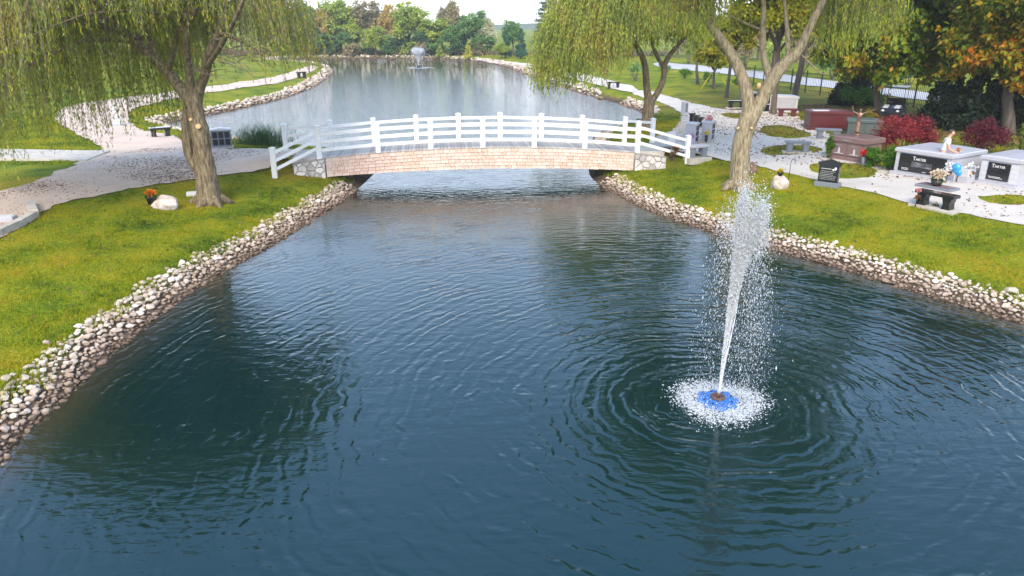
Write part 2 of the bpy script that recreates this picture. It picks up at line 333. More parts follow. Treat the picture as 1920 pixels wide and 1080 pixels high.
def water_material():
    m, n, l, b = nodes('pond_water'); pos = n.new('ShaderNodeNewGeometry').outputs['Position']
    def math_(op, a, b_=None, c=None):
        x = n.new('ShaderNodeMath'); x.operation = op
        for i, q in enumerate((a, b_, c)):
            if q is None: continue
            if isinstance(q, (int, float)): x.inputs[i].default_value = q
            else: l.new(q, x.inputs[i])
        return x.outputs[0]
    def nz(sc, det=3, stretch=None, rough=.5):
        src = pos
        if stretch: mp = n.new('ShaderNodeMapping'); mp.inputs['Scale'].default_value = stretch; l.new(pos, mp.inputs[0]); src = mp.outputs[0]
        t = n.new('ShaderNodeTexNoise'); t.inputs['Scale'].default_value = sc; t.inputs['Detail'].default_value = det; t.inputs['Roughness'].default_value = rough; l.new(src, t.inputs['Vector']); return t.outputs['Fac']
    def dist(c):
        x = n.new('ShaderNodeVectorMath'); x.operation = 'DISTANCE'; l.new(pos, x.inputs[0]); x.inputs[1].default_value = (c[0], c[1], 0); return x.outputs['Value']
    r = dist(FOUNT); wob = nz(.7, 3); wob2 = nz(2.2, 2)
    ph = math_('ADD', math_('MULTIPLY', wob, 13.0), math_('MULTIPLY', wob2, 9.0))
    ring1 = math_('SINE', math_('ADD', math_('MULTIPLY', r, 23.0), ph))
    ring2 = math_('SINE', math_('ADD', math_('MULTIPLY', r, 39.0), math_('MULTIPLY', ph, 1.7)))
    fade = math_('ADD', math_('MULTIPLY', math_('EXPONENT', math_('MULTIPLY', r, -.10)), .0029), .0014)
    patch = math_('MAXIMUM', math_('MULTIPLY_ADD', nz(.8, 3), 3.4, -1.05), .08)
    rings = math_('MULTIPLY', math_('MULTIPLY', math_('ADD', ring1, math_('MULTIPLY', ring2, .45)), fade), patch)
    sy = n.new('ShaderNodeSeparateXYZ'); l.new(pos, sy.inputs[0]); mr = n.new('ShaderNodeMapRange'); mr.inputs['From Min'].default_value = 30; mr.inputs['From Max'].default_value = 44; mr.inputs['To Min'].default_value = 1; mr.inputs['To Max'].default_value = 2.4; l.new(sy.outputs['Y'], mr.inputs['Value'])   # the upper pond lies open to the breeze
    chop = math_('MULTIPLY', math_('SUBTRACT', nz(3.2, 4, (.55, 1.25, 1), .55), .5), .014)
    h = math_('ADD', rings, math_('MULTIPLY', chop, mr.outputs[0]))
    bp = n.new('ShaderNodeBump'); bp.inputs['Strength'].default_value = 1; bp.inputs['Distance'].default_value = 1; l.new(h, bp.inputs['Height']); l.new(bp.outputs[0], b.inputs['Normal'])
    at_ = n.new('ShaderNodeAttribute'); at_.attribute_name = 'shallow'
    cr = ramp_node(n, [(0, (.0003,.0150,.0155)), (.5, (.002,.015,.013)), (1, (.035,.028,.018))]); l.new(at_.outputs['Fac'], cr.inputs[0]); l.new(cr.outputs[0], b.inputs['Base Color'])
    b.inputs['Roughness'].default_value = .015; b.inputs['IOR'].default_value = 1.58; b.inputs['Specular Tint'].default_value = (.60, .88, 1, 1)
    return m
M['water'] = water_material()
def spray_material():
    m, n, l, b = nodes('spray'); b.inputs['Base Color'].default_value = (.93, .95, .97, 1); b.inputs['Roughness'].default_value = .15
    tr = n.new('ShaderNodeBsdfTranslucent'); tr.inputs['Color'].default_value = (.93,.95,.97,1); ms = n.new('ShaderNodeMixShader'); ms.inputs[0].default_value = .55
    l.new(b.outputs[0], ms.inputs[1]); l.new(tr.outputs[0], ms.inputs[2]); l.new(ms.outputs[0], n['Material Output'].inputs['Surface']); return m
M['spray'] = spray_material()
def stone_material():
    m, n, l, b = nodes('shore_stone'); g = n.new('ShaderNodeNewGeometry'); oi = n.new('ShaderNodeObjectInfo'); s = n.new('ShaderNodeSeparateXYZ'); l.new(g.outputs['Position'], s.inputs[0])
    t = n.new('ShaderNodeTexNoise'); t.inputs['Scale'].default_value = 9; t.inputs['Detail'].default_value = 6; l.new(g.outputs['Position'], t.inputs['Vector'])
    a = n.new('ShaderNodeMath'); a.operation = 'MULTIPLY_ADD'; a.inputs[1].default_value = .5; l.new(g.outputs['Random Per Island'], a.inputs[0])
    t2 = n.new('ShaderNodeMath'); t2.operation = 'MULTIPLY'; t2.inputs[1].default_value = .6; l.new(t.outputs['Fac'], t2.inputs[0]); l.new(t2.outputs[0], a.inputs[2])
    a2 = n.new('ShaderNodeMath'); a2.operation = 'MULTIPLY_ADD'; a2.inputs[1].default_value = .35; l.new(oi.outputs['Random'], a2.inputs[0]); l.new(a.outputs[0], a2.inputs[2])
    r = ramp_node(n, [(.25, (.19,.14,.105)), (.5, (.36,.285,.23)), (.78, (.50,.43,.37)), (1.05, (.70,.67,.64))]); l.new(a2.outputs[0], r.inputs[0])
    mr = n.new('ShaderNodeMapRange'); mr.inputs['From Min'].default_value = .02; mr.inputs['From Max'].default_value = .28; l.new(s.outputs['Z'], mr.inputs['Value'])
    x = n.new('ShaderNodeMix'); x.data_type = 'RGBA'; x.blend_type = 'MULTIPLY'; x.inputs['Factor'].default_value = 1
    wr = ramp_node(n, [(0, (.34,.27,.21)), (.5, (.85,.78,.72)), (1, (1.12,1.1,1.06))]); l.new(mr.outputs[0], wr.inputs[0])   # silt stain of the waterline
    l.new(r.outputs[0], x.inputs['A']); l.new(wr.outputs[0], x.inputs['B']); l.new(x.outputs['Result'], b.inputs['Base Color']); b.inputs['Roughness'].default_value = .85
    bp = n.new('ShaderNodeBump'); bp.inputs['Distance'].default_value = .02; l.new(t.outputs['Fac'], bp.inputs['Height']); l.new(bp.outputs[0], b.inputs['Normal'])
    return m
M['stone'] = stone_material()

# ------------------------------------------------------------------ setting: ground, pond, paths, road, hills
def grow(a, b, s0, k):
    o = [a]; s = s0
    while abs(o[-1] - a) < abs(b - a): o.append(o[-1] + math.copysign(s, b - a)); s *= k
    return o[1:]
xs = np.array(sorted(grow(-24, -1500, .5, 1.09) + list(np.arange(-24, 30.01, .36)) + grow(30, 1500, .5, 1.1)))
ys = np.array(sorted(grow(2, -120, .5, 1.25) + list(np.arange(2, 56.01, .36)) + list(np.arange(56.8, 150, .9)) + grow(150, 2600, 1.2, 1.12)))
XX, YY = np.meshgrid(xs, ys); ZZ, SD = height(XX, YY, True)
nx, ny = len(xs), len(ys); idx = np.arange(nx * ny).reshape(ny, nx)
quads = np.stack([idx[:-1, :-1], idx[:-1, 1:], idx[1:, 1:], idx[1:, :-1]], -1).reshape(-1, 4)
gme = npmesh('ground', np.stack([XX.ravel(), YY.ravel(), ZZ], 1), quads, M['lawn'], True)
def litter_at(x, y):
    o = np.zeros(np.shape(x))
    for (u, v, r, w) in [(1650,215,6,.95),(1780,240,6.5,.92),(1890,245,6,.9),(1540,200,6,.8),(1450,205,4.5,.8),(1400,185,6,.55),(1440,245,2.5,.6),(1480,282,2.5,.4),(1600,180,8,.6),(1270,200,2.2,.6),(560,300,1.6,.6),(1240,285,1.0,.5),(1690,325,1.6,.6),(370,335,1.5,.35)]:
        p = LIT.setdefault((u, v), G(u, v)); o = np.maximum(o, w * np.exp(-(((x - p.x) ** 2 + (y - p.y) ** 2) / r ** 2)))
    return o
LIT = {}
lit = litter_at(XX.ravel(), YY.ravel())
for nm, val in (('mud', np.clip(1 - (SD - .55) / .3, 0, 1)), ('litter', lit)):
    a = gme.attributes.new(nm, 'FLOAT', 'POINT'); a.data.foreach_set('value', val.astype(np.float32))
put(bpy.data.objects.new('ground', gme), kind='structure')
wx = np.arange(-52, 30, .6); wy = np.concatenate([np.arange(-24, 60, .6), np.arange(60, 146, 1.2)])
WX, WY = np.meshgrid(wx, wy); ws = sdist(WX, WY); i2 = np.arange(WX.size).reshape(WX.shape)
wme = npmesh('water', np.stack([WX.ravel(), WY.ravel(), np.zeros(WX.size)], 1), np.stack([i2[:-1,:-1], i2[:-1,1:], i2[1:,1:], i2[1:,:-1]], -1).reshape(-1, 4), M['water'], True)
a = wme.attributes.new('shallow', 'FLOAT', 'POINT'); a.data.foreach_set('value', np.clip(1 + ws / 1.6, 0, 1).astype(np.float32))
put(bpy.data.objects.new('water', wme), kind='structure')

SHEETS = []
def sheet(name, poly, m, lift=.02, step=.6, holes=(), jit=.06, smooth=2):
    P = chaikin([tuple(p)[:2] for p in poly], smooth); Hs = [chaikin([tuple(p)[:2] for p in h], 2) for h in holes]
    def dens(Q):
        o = []
        for a, b in zip(Q, np.roll(Q, -1, 0)):
            k = max(1, int(np.hypot(*(b - a)) / max(.25, step * .5)))
            for i in range(k): o.append(a + (b - a) * i / k + (rng.normal(0, jit, 2) if jit else 0))
        return np.array(o)
    P = dens(P); Hs = [dens(h) for h in Hs]; SHEETS.append((P, Hs))
    pts, edges = [], []
    for L in [P] + Hs:
        b = len(pts); pts += [Vector(q) for q in L]; edges += [(b + i, b + (i + 1) % len(L)) for i in range(len(L))]
    mn, mxx = P.min(0), P.max(0); gx, gy = np.meshgrid(np.arange(mn[0], mxx[0], step), np.arange(mn[1], mxx[1], step)); gx, gy = gx.ravel(), gy.ravel()
    k = inpoly(gx, gy, P); pts += [Vector((x, y)) for x, y in zip(gx[k], gy[k])]
    V, _, F, *_ = mgeo.delaunay_2d_cdt(pts, edges, [], 0, 1e-4)
    V = np.array([tuple(q) for q in V]); F = np.array([f[:3] for f in F]); c = V[F].mean(1); k = inpoly(c[:, 0], c[:, 1], P)
    for h in Hs: k &= ~inpoly(c[:, 0], c[:, 1], h)
    F = F[k]; A = V[F]; cr = (A[:,1,0]-A[:,0,0])*(A[:,2,1]-A[:,0,1]) - (A[:,1,1]-A[:,0,1])*(A[:,2,0]-A[:,0,0]); F[cr < 0] = F[cr < 0][:, ::-1]
    z = np.max([height(V[:, 0] + ox, V[:, 1] + oy) for ox, oy in ((0, 0), (.2, 0), (-.2, 0), (0, .2), (0, -.2))], 0) + lift
    return put(bpy.data.objects.new(name, npmesh(name, np.column_stack([V, z]), F, m, True, 3)), kind='structure')
gl = [G(*p) for p in [(-60,470),(0,452),(72,402),(130,378),(200,366),(270,350),(340,341),(420,329),(500,314),(548,301),(592,288),(560,281),(450,281),(400,279),(345,268),(325,254),(262,247),(238,222),(245,204),(300,191),(400,173),(500,160),(562,147),(600,127),
     (585,122),(556,131),(520,144),(480,151),(400,161),(290,178),(180,190),(112,203),(100,226),(140,250),(192,274),(196,290),(135,311),(60,345),(0,361),(-60,372)]]
sheet('gravel_path', gl, M['gravel_l'], .03, .4)
gr = [G(*p) for p in [(1195,167),(1250,180),(1300,195),(1345,206),(1400,207),(1440,206),(1500,222),(1545,240),(1562,262),(1560,285),(1600,300),(1650,316),(1690,316),(1750,326),(1840,334),(1940,343),(2010,350),
     (2010,445),(1920,421),(1800,401),(1715,388),(1650,366),(1560,346),(1500,331),(1440,316),(1400,306),(1340,298),(1300,300),(1252,289),(1215,268),(1232,255),(1268,244),(1276,225),(1280,212),(1250,195),(1180,176)]]
isl = [[G(*p) for p in q] for q in ([(1425,236),(1470,234),(1520,248),(1518,258),(1470,261),(1425,252)], [(1422,280),(1460,272),(1540,276),(1545,284),(1490,291),(1432,291)],
     [(1506,311),(1560,305),(1610,307),(1650,320),(1635,333),(1585,336),(1530,327)], [(1825,371),(1870,366),(1935,367),(1940,385),(1870,386)], [(1352,212),(1400,213),(1425,222),(1390,224),(1355,220)])]
sheet('memorial_path', gr, M['gravel_r'], .015, .45, isl)
sheet('shore_path', [G(*p) for p in [(890,107.6),(1000,119.5),(1090,138),(1160,156),(1200,168),(1185,177),(1130,163),(1060,145),(990,125.5),(890,109.6)]], M['gravel_r'], .05, 1.5)
far_edge = [(-70, 152), (-40, 153.5), (-18, 152), (-6, 150)]
sheet('far_path', far_edge + [(x, y + 1.6) for x, y in far_edge[::-1]], M['gravel_l'], .06, 3, jit=.1)
rd = [G(*p) for p in [(1225,117),(1400,132),(1560,153),(1750,176),(1920,198),(2100,222)]] ; rl = [G(*p) for p in [(2100,240),(1920,214),(1750,190),(1560,167),(1400,144),(1225,126)]]
sheet('road', rd + rl, mat('pale_asphalt', [(.36,.36,.38),(.46,.46,.48)], 2, .9), .05, 2.5, jit=0)
# concrete walk on the left
c = [G(*p) for p in [(-40,283),(155,285),(207,287),(163,303),(-40,301)]]
mb = MB(); z0 = min(p.z for p in c) - .1; z1 = max(p.z for p in c) + .07
mb.prism([(p.x, p.y) for p in c][::-1], 'z', z0, z1); mb.build('concrete_walk', M['concrete'], kind='structure')
SHEETS.append((np.array([(p.x, p.y) for p in c]), []))
# distant wooded ridge
mb = MB(); hx = np.linspace(-900, 900, 60)
top = [4 + 2.5 * math.sin(x * .006 + 1) + 1.5 * math.sin(x * .019) for x in hx]
v = []; 
for x, t in zip(hx, top): v += [(x, 620, 0), (x, 680, t), (x, 760, t * .9), (x, 900, 0)]
mb.add(v, [(4*i+k, 4*i+4+k, 4*i+5+k, 4*i+1+k) for i in range(59) for k in range(3)], True)
mb.build('hills', mat('far_wood', [(.04,.07,.04),(.09,.11,.06)], .05, .95, 2, .15, 'World'), kind='structure')

# ------------------------------------------------------------------ shore stones
PROT = []; BWID_ = 2.15
for i in range(10):
    pts = rng.normal(0, 1, (18, 3)); pts /= np.linalg.norm(pts, axis=1)[:, None]; pts *= np.array((.54, .44, .36)) * rng.uniform(.9, 1.08, (18, 1))
    PROT.append(MB().hull([tuple(p) for p in pts]).mesh('stone', M['stone']))
PV = [(np.array([v.co[:] for v in p.vertices]), [tuple(f.vertices) for f in p.polygons]) for p in PROT]
def stones(label, boxes, per_m2, smin, smax, singles, band=(-.14, .76)):
    root = bpy.data.objects.new('stone_bank', None); put(root, kind='structure')
    cand = []
    for (x0, x1, y0, y1) in boxes:
        n = int((x1 - x0) * (y1 - y0) * per_m2); x = rng.uniform(x0, x1, n); y = rng.uniform(y0, y1, n); z, s = height(x, y, True)
        lb_ = (x - BL[0]) * BN[0] + (y - BL[1]) * BN[1]; k = (s > band[0]) & (s < band[1] + rng.normal(0, .08, n)) & ((lb_ < -.35) | (lb_ > BWID_ + .4)); cand.append(np.column_stack([x[k], y[k], z[k], s[k]]))
    C = np.vstack(cand); n = len(C); size = rng.uniform(smin, smax, n) * (1 + .35 * (rng.random(n) < .12)); size *= np.where(C[:, 3] < .25, .8, 1)
    # thin out stones that sit inside one another
    order = rng.permutation(n); cell = smax * .8; grid = {}; keep = []
    for i in order:
        kx, ky = int(C[i, 0] // cell), int(C[i, 1] // cell); ok = True
        for ax in (-1, 0, 1):
            for ay in (-1, 0, 1):
                for j in grid.get((kx + ax, ky + ay), ()):
                    if (C[i, 0] - C[j, 0]) ** 2 + (C[i, 1] - C[j, 1]) ** 2 < (.36 * (size[i] + size[j])) ** 2: ok = False; break
                if not ok: break
            if not ok: break
        if ok: grid.setdefault((kx, ky), []).append(i); keep.append(i)
    keep = np.array(keep); d = np.hypot(C[keep, 0], C[keep, 1]); inview = (np.abs(C[keep, 0]) < d * .68) & (C[keep, 1] > 7)
    rank = keep[np.argsort(-(size[keep] / d) * inview)]; V, F = [], []; b = 0
    for q, i in enumerate(rank):
        s = size[i]; e = Matrix.Rotation(random.uniform(0, 6.3), 3, 'Z') @ Matrix.Rotation(random.uniform(-.35, .35), 3, 'X') @ Matrix.Diagonal((random.uniform(.85, 1.25), random.uniform(.8, 1.1), random.uniform(.8, 1.15)))
        loc = (C[i, 0], C[i, 1], max(C[i, 2], -.08) + s * random.uniform(.08, .26)); pi = q % len(PROT)
        if q < singles:
            o = bpy.data.objects.new('stone', PROT[pi]); o.matrix_local = Matrix.Translation(loc) @ (e * s).to_4x4(); put(o, root)
        else:
            P = PV[pi][0] @ np.array(e * s).T + np.array(loc); V.append(P); F += [tuple(k + b for k in f) for f in PV[pi][1]]; b += len(P)
    if V:
        me = bpy.data.meshes.new('rubble'); me.from_pydata(np.vstack(V).tolist(), [], F); me.materials.append(M['stone']); put(bpy.data.objects.new('rubble', me), root, kind='stuff')
stones('left', [(-11, -4.5, 4, 30)], 700, .07, .20, 300)
stones('right', [(2, 17, 9, 31)], 700, .07, .20, 300)
stones('upper', [(-27, -14, 38, 70), (4, 13, 38, 62)], 50, .2, .38, 150, (-.15, .9))
stones('far', [(-46, -14, 70, 151), (-14, 8, 62, 151)], 9, .3, .5, 0, (-.15, 1.1))

# ------------------------------------------------------------------ footbridge
ang = math.atan2(BU[1], BU[0])
BZ = BL[2]; bridge = thing('footbridge', 'arched wooden footbridge with white rails and shingled side over the pond narrows', 'bridge', (BL[0], BL[1], 0), ang)
RISE, BWID = .30, 2.15
def dz(x): return BZ + RISE * (1 - (2 * x / BLEN - 1) ** 2) if 0 <= x <= BLEN else BZ - .02
pw = .142; npl = int(BLEN / pw); pw = BLEN / npl
plank = MB().box(-pw / 2 + .004, pw / 2 - .004, -.04, BWID + .04, -.045, 0, .004).mesh('deck_plank', M['deck'])
for i in range(npl):
    x = (i + .5) * pw; o = bpy.data.objects.new('deck_plank', plank); o.location = (x, random.uniform(-.008, .008), dz(x) + random.uniform(-.003, .003))
    o.rotation_euler = (0, -math.atan((dz(min(x + .1, BLEN)) - dz(max(x - .1, 0))) / .2), 0); put(o, bridge)
# fascia backing, front and rear, and the stringers below
def zb(x): return .47 + .20 * (1 - (2 * x / BLEN - 1) ** 2)       # underside of the shingled side
NS = 24
for y0, y1, nm in ((.0, .05, 'fascia_board'), (BWID - .05, BWID, 'fascia_board')):
    poly = [(BLEN * i / NS, dz(BLEN * i / NS) - .05) for i in range(NS + 1)] + [(BLEN * i / NS, zb(BLEN * i / NS) + .02) for i in range(NS, -1, -1)]
    MB().prism(poly, 'y', y0, y1).build(nm, M['beam'], bridge)
for y in (.55, 1.05, 1.55):
    poly = [(BLEN * i / NS, dz(BLEN * i / NS) - .05) for i in range(NS + 1)] + [(BLEN * i / NS, zb(BLEN * i / NS) + .12) for i in range(NS, -1, -1)]
    MB().prism(poly, 'y', y - .06, y + .06).build('stringer', M['beam'], bridge)
ROWS = 6
for r in range(ROWS):
    x = 0.0
    while x < BLEN - .05:
        w = min(random.choice((.17, .22, .26, .30, .36)) + random.uniform(-.03, .03), BLEN - x)
        if BLEN - x - w < .1: w = BLEN - x
        xm = x + w / 2; H_ = (dz(xm) - .045 - zb(xm)); e = H_ / ROWS; top = dz(xm) - .045 - r * e; bot = top - e - .012 + random.uniform(-.008, .006)
        sl = (dz(min(xm + .2, BLEN)) - dz(max(xm - .2, 0))) / .4 * w / 2
        g = .005; t = .026 + random.uniform(0, .012); y = -.004
        v = [(x+g, y, bot-sl), (x+w-g, y, bot+sl), (x+w-g, y, top+sl), (x+g, y, top-sl), (x+g, y-t-.012, bot-sl), (x+w-g, y-t-.012, bot+sl), (x+w-g, y-t*.35, top+sl), (x+g, y-t*.35, top-sl)]
        MB().add(v, [(0,1,2,3),(4,7,6,5),(0,4,5,1),(3,2,6,7),(0,3,7,4),(1,5,6,2)]).build('shingle', M['shingle'], bridge); x += w
# posts and rails
PW = .19
def post(x, y, z0, z1, parent=bridge):
    o = MB().box(x - PW/2, x + PW/2, y - PW/2, y + PW/2, z0, z1, .008).build('post', M['white'], parent)
    MB().box(x - PW/2 - .018, x + PW/2 + .018, y - PW/2 - .018, y + PW/2 + .018, z1, z1 + .03).add(
        [(x - PW/2, y - PW/2, z1 + .03), (x + PW/2, y - PW/2, z1 + .03), (x + PW/2, y + PW/2, z1 + .03), (x - PW/2, y + PW/2, z1 + .03), (x, y, z1 + .075)],
        [(0,1,4),(1,2,4),(2,3,4),(3,0,4),(3,2,1,0)]).build('post_cap', M['white'], o)
    return o
def rail(p, q, w=.055, h=.12):
    p, q = Vector(p), Vector(q); d = (q - p); s = Vector((-d.y, d.x, 0)).normalized() * w / 2; u = Vector((0, 0, h / 2))
    v = [a + e * s + f * u for a in (p, q) for e in (-1, 1) for f in (-1, 1)]
    MB().add(v, [(0,1,3,2),(4,6,7,5),(0,4,5,1),(2,3,7,6),(0,2,6,4),(1,5,7,3)]).build('rail', M['white'], bridge)
def loc(p): d = np.array((p[0], p[1])) - BL[:2]; return float(d @ BU[:2]), float(d @ BN[:2])
HT = (.92, .62, .30)
def railing(xsl, y, tall):
    tops = []
    for i, x in enumerate(xsl):
        hgt = tall if i in (0, len(xsl) - 1) else 1.07
        post(x, y, dz(x) - (.25 if i in (0, len(xsl)-1) else .02), dz(x) + hgt)
    for a, b in zip(xsl[:-1], xsl[1:]):
        for h in HT: rail((a + PW/2 - .01, y, dz(a) + h), (b - PW/2 + .01, y, dz(b) + h))
def approach(x, y, target, tall, gz):
    tx, ty = target; post(tx, ty, gz - .3, gz + 1.13)
    d = Vector((tx - x, ty - y)).normalized() * (PW / 2 - .01)
    for h, h2 in zip(HT, (.98, .66, .34)): rail((x + d.x, y + d.y, dz(x) + h + .08), (tx - d.x, ty - d.y, gz + h2))
fx = [-.22] + [BLEN * k / 6 - (.05 if k == 6 else 0) + (.18 if k == 6 else 0) for k in range(1, 7)]
railing(fx, .02, 1.22); 
bx = [.0] + [BLEN * k / 7 for k in range(1, 7)] + [BLEN + .12]
railing(bx, BWID - .02, 1.15)
gL, gR, gBL = G(516, 334), G(1287, 308), G(547, 281)
approach(fx[0], .02, loc(gL), 1.22, gL.z); approach(fx[-1], .02, loc(gR), 1.22, gR.z)
approach(bx[0], BWID - .02, (-2.0, BWID + .55), 1.15, 1.05); approach(bx[-1], BWID - .02, (BLEN + 1.75, BWID + 1.2), 1.15, 1.0)
# stone wing walls: mortar core with each facing stone laid on it
def voronoi(poly, n, inset):
    P = np.array(poly); mn, mxx = P.min(0), P.max(0); pts = []
    while len(pts) < n:
        q = rng.uniform(mn, mxx, (40, 2)); q = q[inpoly(q[:, 0], q[:, 1], P)]
        best = max(q, key=lambda c: min([np.hypot(*(c - p)) for p in pts] or [9])); pts.append(best)
    out = []
    for i, a in enumerate(pts):
        cell = [Vector(p) for p in P]
        for j, b in enumerate(pts):
            if i == j: continue
            m = Vector((a + b) / 2); nn = Vector(b - a).normalized(); m = m - nn * inset; new = []
            for k in range(len(cell)):
                p, q = cell[k], cell[(k + 1) % len(cell)]; dp, dq = (p - m).dot(nn), (q - m).dot(nn)
                if dp <= 0: new.append(p)
                if (dp < 0) != (dq < 0): new.append(p + (q - p) * (dp / (dp - dq)))
            cell = new
            if len(cell) < 3: break
        if len(cell) >= 3: out.append(cell)
    return out
def wing(xa, xb, za0, za1, zb0, zb1, n):
    """wall face in the plane of the bridge side, from (xa, za0..za1) to (xb, zb0..zb1)"""
    poly = [(xa, za0), (xb, zb0), (xb, zb1), (xa, za1)]
    if xa > xb: poly = [(xb, zb0), (xa, za0), (xa, za1), (xb, zb1)]
    core = MB().prism(poly, 'y', -.10, .42).build('wing_wall', M['mortar'], bridge)
    for cell in voronoi(poly, n, .014):
        c = sum(cell, Vector((0, 0))) / len(cell); t = random.uniform(.035, .06)
        outer = [(p.x, -.10, p.y) for p in cell]; mid = [(c.x + (p.x - c.x) * .96, -.10 - t * .6, c.y + (p.y - c.y) * .96) for p in cell]; inn = [(c.x + (p.x - c.x) * .7, -.10 - t, c.y + (p.y - c.y) * .7) for p in cell]
        k = len(cell); v = outer + mid + inn
        MB().add(v, [(i, (i+1)%k, k+(i+1)%k, k+i) for i in range(k)] + [(k+i, k+(i+1)%k, 2*k+(i+1)%k, 2*k+i) for i in range(k)] + [tuple(range(2*k, 3*k)), tuple(range(k))[::-1]]).build('stone', M['fieldstone'], core)
    MB().prism([(min(xa, xb), min(za1, zb1) if False else (za1 if xa < xb else zb1)), (max(xa, xb), zb1 if xa < xb else za1), (max(xa, xb), (zb1 if xa < xb else za1) + .05), (min(xa, xb), (za1 if xa < xb else zb1) + .05)], 'y', -.15, .45).build('coping', M['mortar'], core)
wing(-.03, -1.25, .36, 1.16, .50, .98, 15)
wing(BLEN + .03, BLEN + 1.35, .42, 1.16, .52, .96, 13)
for x0, x1 in ((-.5, .9), (BLEN - .9, BLEN + .5)):
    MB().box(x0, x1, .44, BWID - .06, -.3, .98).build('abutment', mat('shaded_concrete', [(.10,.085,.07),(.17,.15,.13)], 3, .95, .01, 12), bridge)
for x0, x1 in ((-1.3, -.0), (BLEN, BLEN + 1.3)):
    MB().box(x0, x1, .0, BWID, .9, BZ - .01, .01).build('landing', M['concrete'], bridge)

# ------------------------------------------------------------------ fountains
def drops(P, Vel, size, stretch):
    n = len(P); d = Vel / np.maximum(np.linalg.norm(Vel, axis=1), 1e-6)[:, None]
    a = np.cross(d, rng.normal(0, 1, (n, 3))); a /= np.linalg.norm(a, axis=1)[:, None]; b = np.cross(d, a); s = size[:, None]
    v = np.stack([P + d * s * stretch[:, None], P - d * s * stretch[:, None], P + a * s, P + (-.5 * a + .87 * b) * s, P + (-.5 * a - .87 * b) * s], 1).reshape(-1, 3)
    f = np.array([(0,2,3),(0,3,4),(0,4,2),(1,3,2),(1,4,3),(1,2,4)])
    return v, (np.arange(n)[:, None, None] * 5 + f).reshape(-1, 3)
def jet_drops(n, top, lean, spread, drift, size, lo=.0, hi=1.0):
    g = 9.8; v0 = math.sqrt(2 * g * top); T = 2 * v0 / g
    v = np.full(n, v0) * rng.normal(1, .035, n); a = rng.normal(0, spread, (n, 2)) + np.array(lean)
    t = T * (lo + (hi - lo) * rng.random(n) ** .8)
    k = t / T; w = rng.normal(0, 1, (n, 2)) * drift * (k ** 1.6)[:, None]
    P = np.column_stack([v * a[:, 0] * t + w[:, 0], v * a[:, 1] * t + w[:, 1], v * t - .5 * g * t * t])
    Vel = np.column_stack([v * a[:, 0], v * a[:, 1], v - g * t]); m = P[:, 2] > .02
    return P[m], Vel[m], size * rng.lognormal(0, .45, m.sum()), rng.uniform(1.5, 3.6, m.sum())
ftn = thing('floating_fountain', 'tall white water jet spraying from a round blue float', 'fountain', (FOUNT[0], FOUNT[1], 0))
prof = []
for k in range(48):
    t = 2 * math.pi * k / 48; prof.append((.34 + .035 * math.cos(8 * t) + .012 * math.sin(3 * t), t))
mb = MB(); lay = [(1.0, -.12), (1.03, .015), (.93, .05), (.45, .065)]
v = [(r * s * math.cos(t), r * s * math.sin(t), z) for s, z in lay for r, t in prof]
mb.add(v, [(i*48+k, i*48+(k+1)%48, (i+1)*48+(k+1)%48, (i+1)*48+k) for i in range(3) for k in range(48)] + [tuple(range(144, 192))]); mb.build('float', M['blue'], ftn)
MB().lathe([(.12, .05), (.125, .10), (.10, .115), (.075, .10), (.06, .06)], 20).build('nozzle_ring', M['rust'], ftn)
MB().lathe([(.035, .05), (.03, .16), (.018, .17)], 12).build('nozzle', M['rust'], ftn)
for k in range(8): MB().ell((.25 * math.cos(k * .785 + .2), .25 * math.sin(k * .785 + .2), .066), (.02, .02, .012), 8, 4).build('float_bolt', M['iron'], ftn)
top = 3.2; pr = [jet_drops(12000, top * .99, (.012, 0), .006, .07, .0046, 0, .60), jet_drops(12000, top * .94, (.058, 0), .008, .07, .0046, 0, .60), jet_drops(9000, top * .8, (.03, 0), .010, .02, .0042, 0, .5),
    jet_drops(2600, top * .96, (-.020, 0), .011, .11, .0034, .42), jet_drops(4200, top * .94, (.050, 0), .012, .11, .0034, .45), jet_drops(3600, top * 1.04, (.025, 0), .016, .11, .0034, .36), jet_drops(1500, top * .95, (.012, -.015), .018, .12, .0036, .45)]
P = np.vstack([p[0] for p in pr]) + np.array((0, 0, .15)); Ve = np.vstack([p[1] for p in pr]); Sz = np.concatenate([p[2] for p in pr]); St = np.concatenate([p[3] for p in pr])
v, f = drops(P, Ve, Sz, St); o = put(bpy.data.objects.new('spray', npmesh('spray', v, f, M['spray'], False, 3)), ftn, kind='stuff')
mb = MB()
for k, (lx, ly) in enumerate(((.02, .0), (.085, 0.0), (.05, .012), (.06, -.012))):
    zs = np.linspace(.15, 2.1, 26); pts = [(lx * z * 1.0 + .012 * math.cos(k * 1.7 + z * 3), ly * z + .012 * math.sin(k * 1.7 + z * 3), z) for z in zs]
    mb.tube(pts, [.017 + .004 * math.sin(i * 1.9 + k) - .0004 * i for i in range(26)], 6, wob=.3)
mb.build('water_jet', M['spray'], ftn)
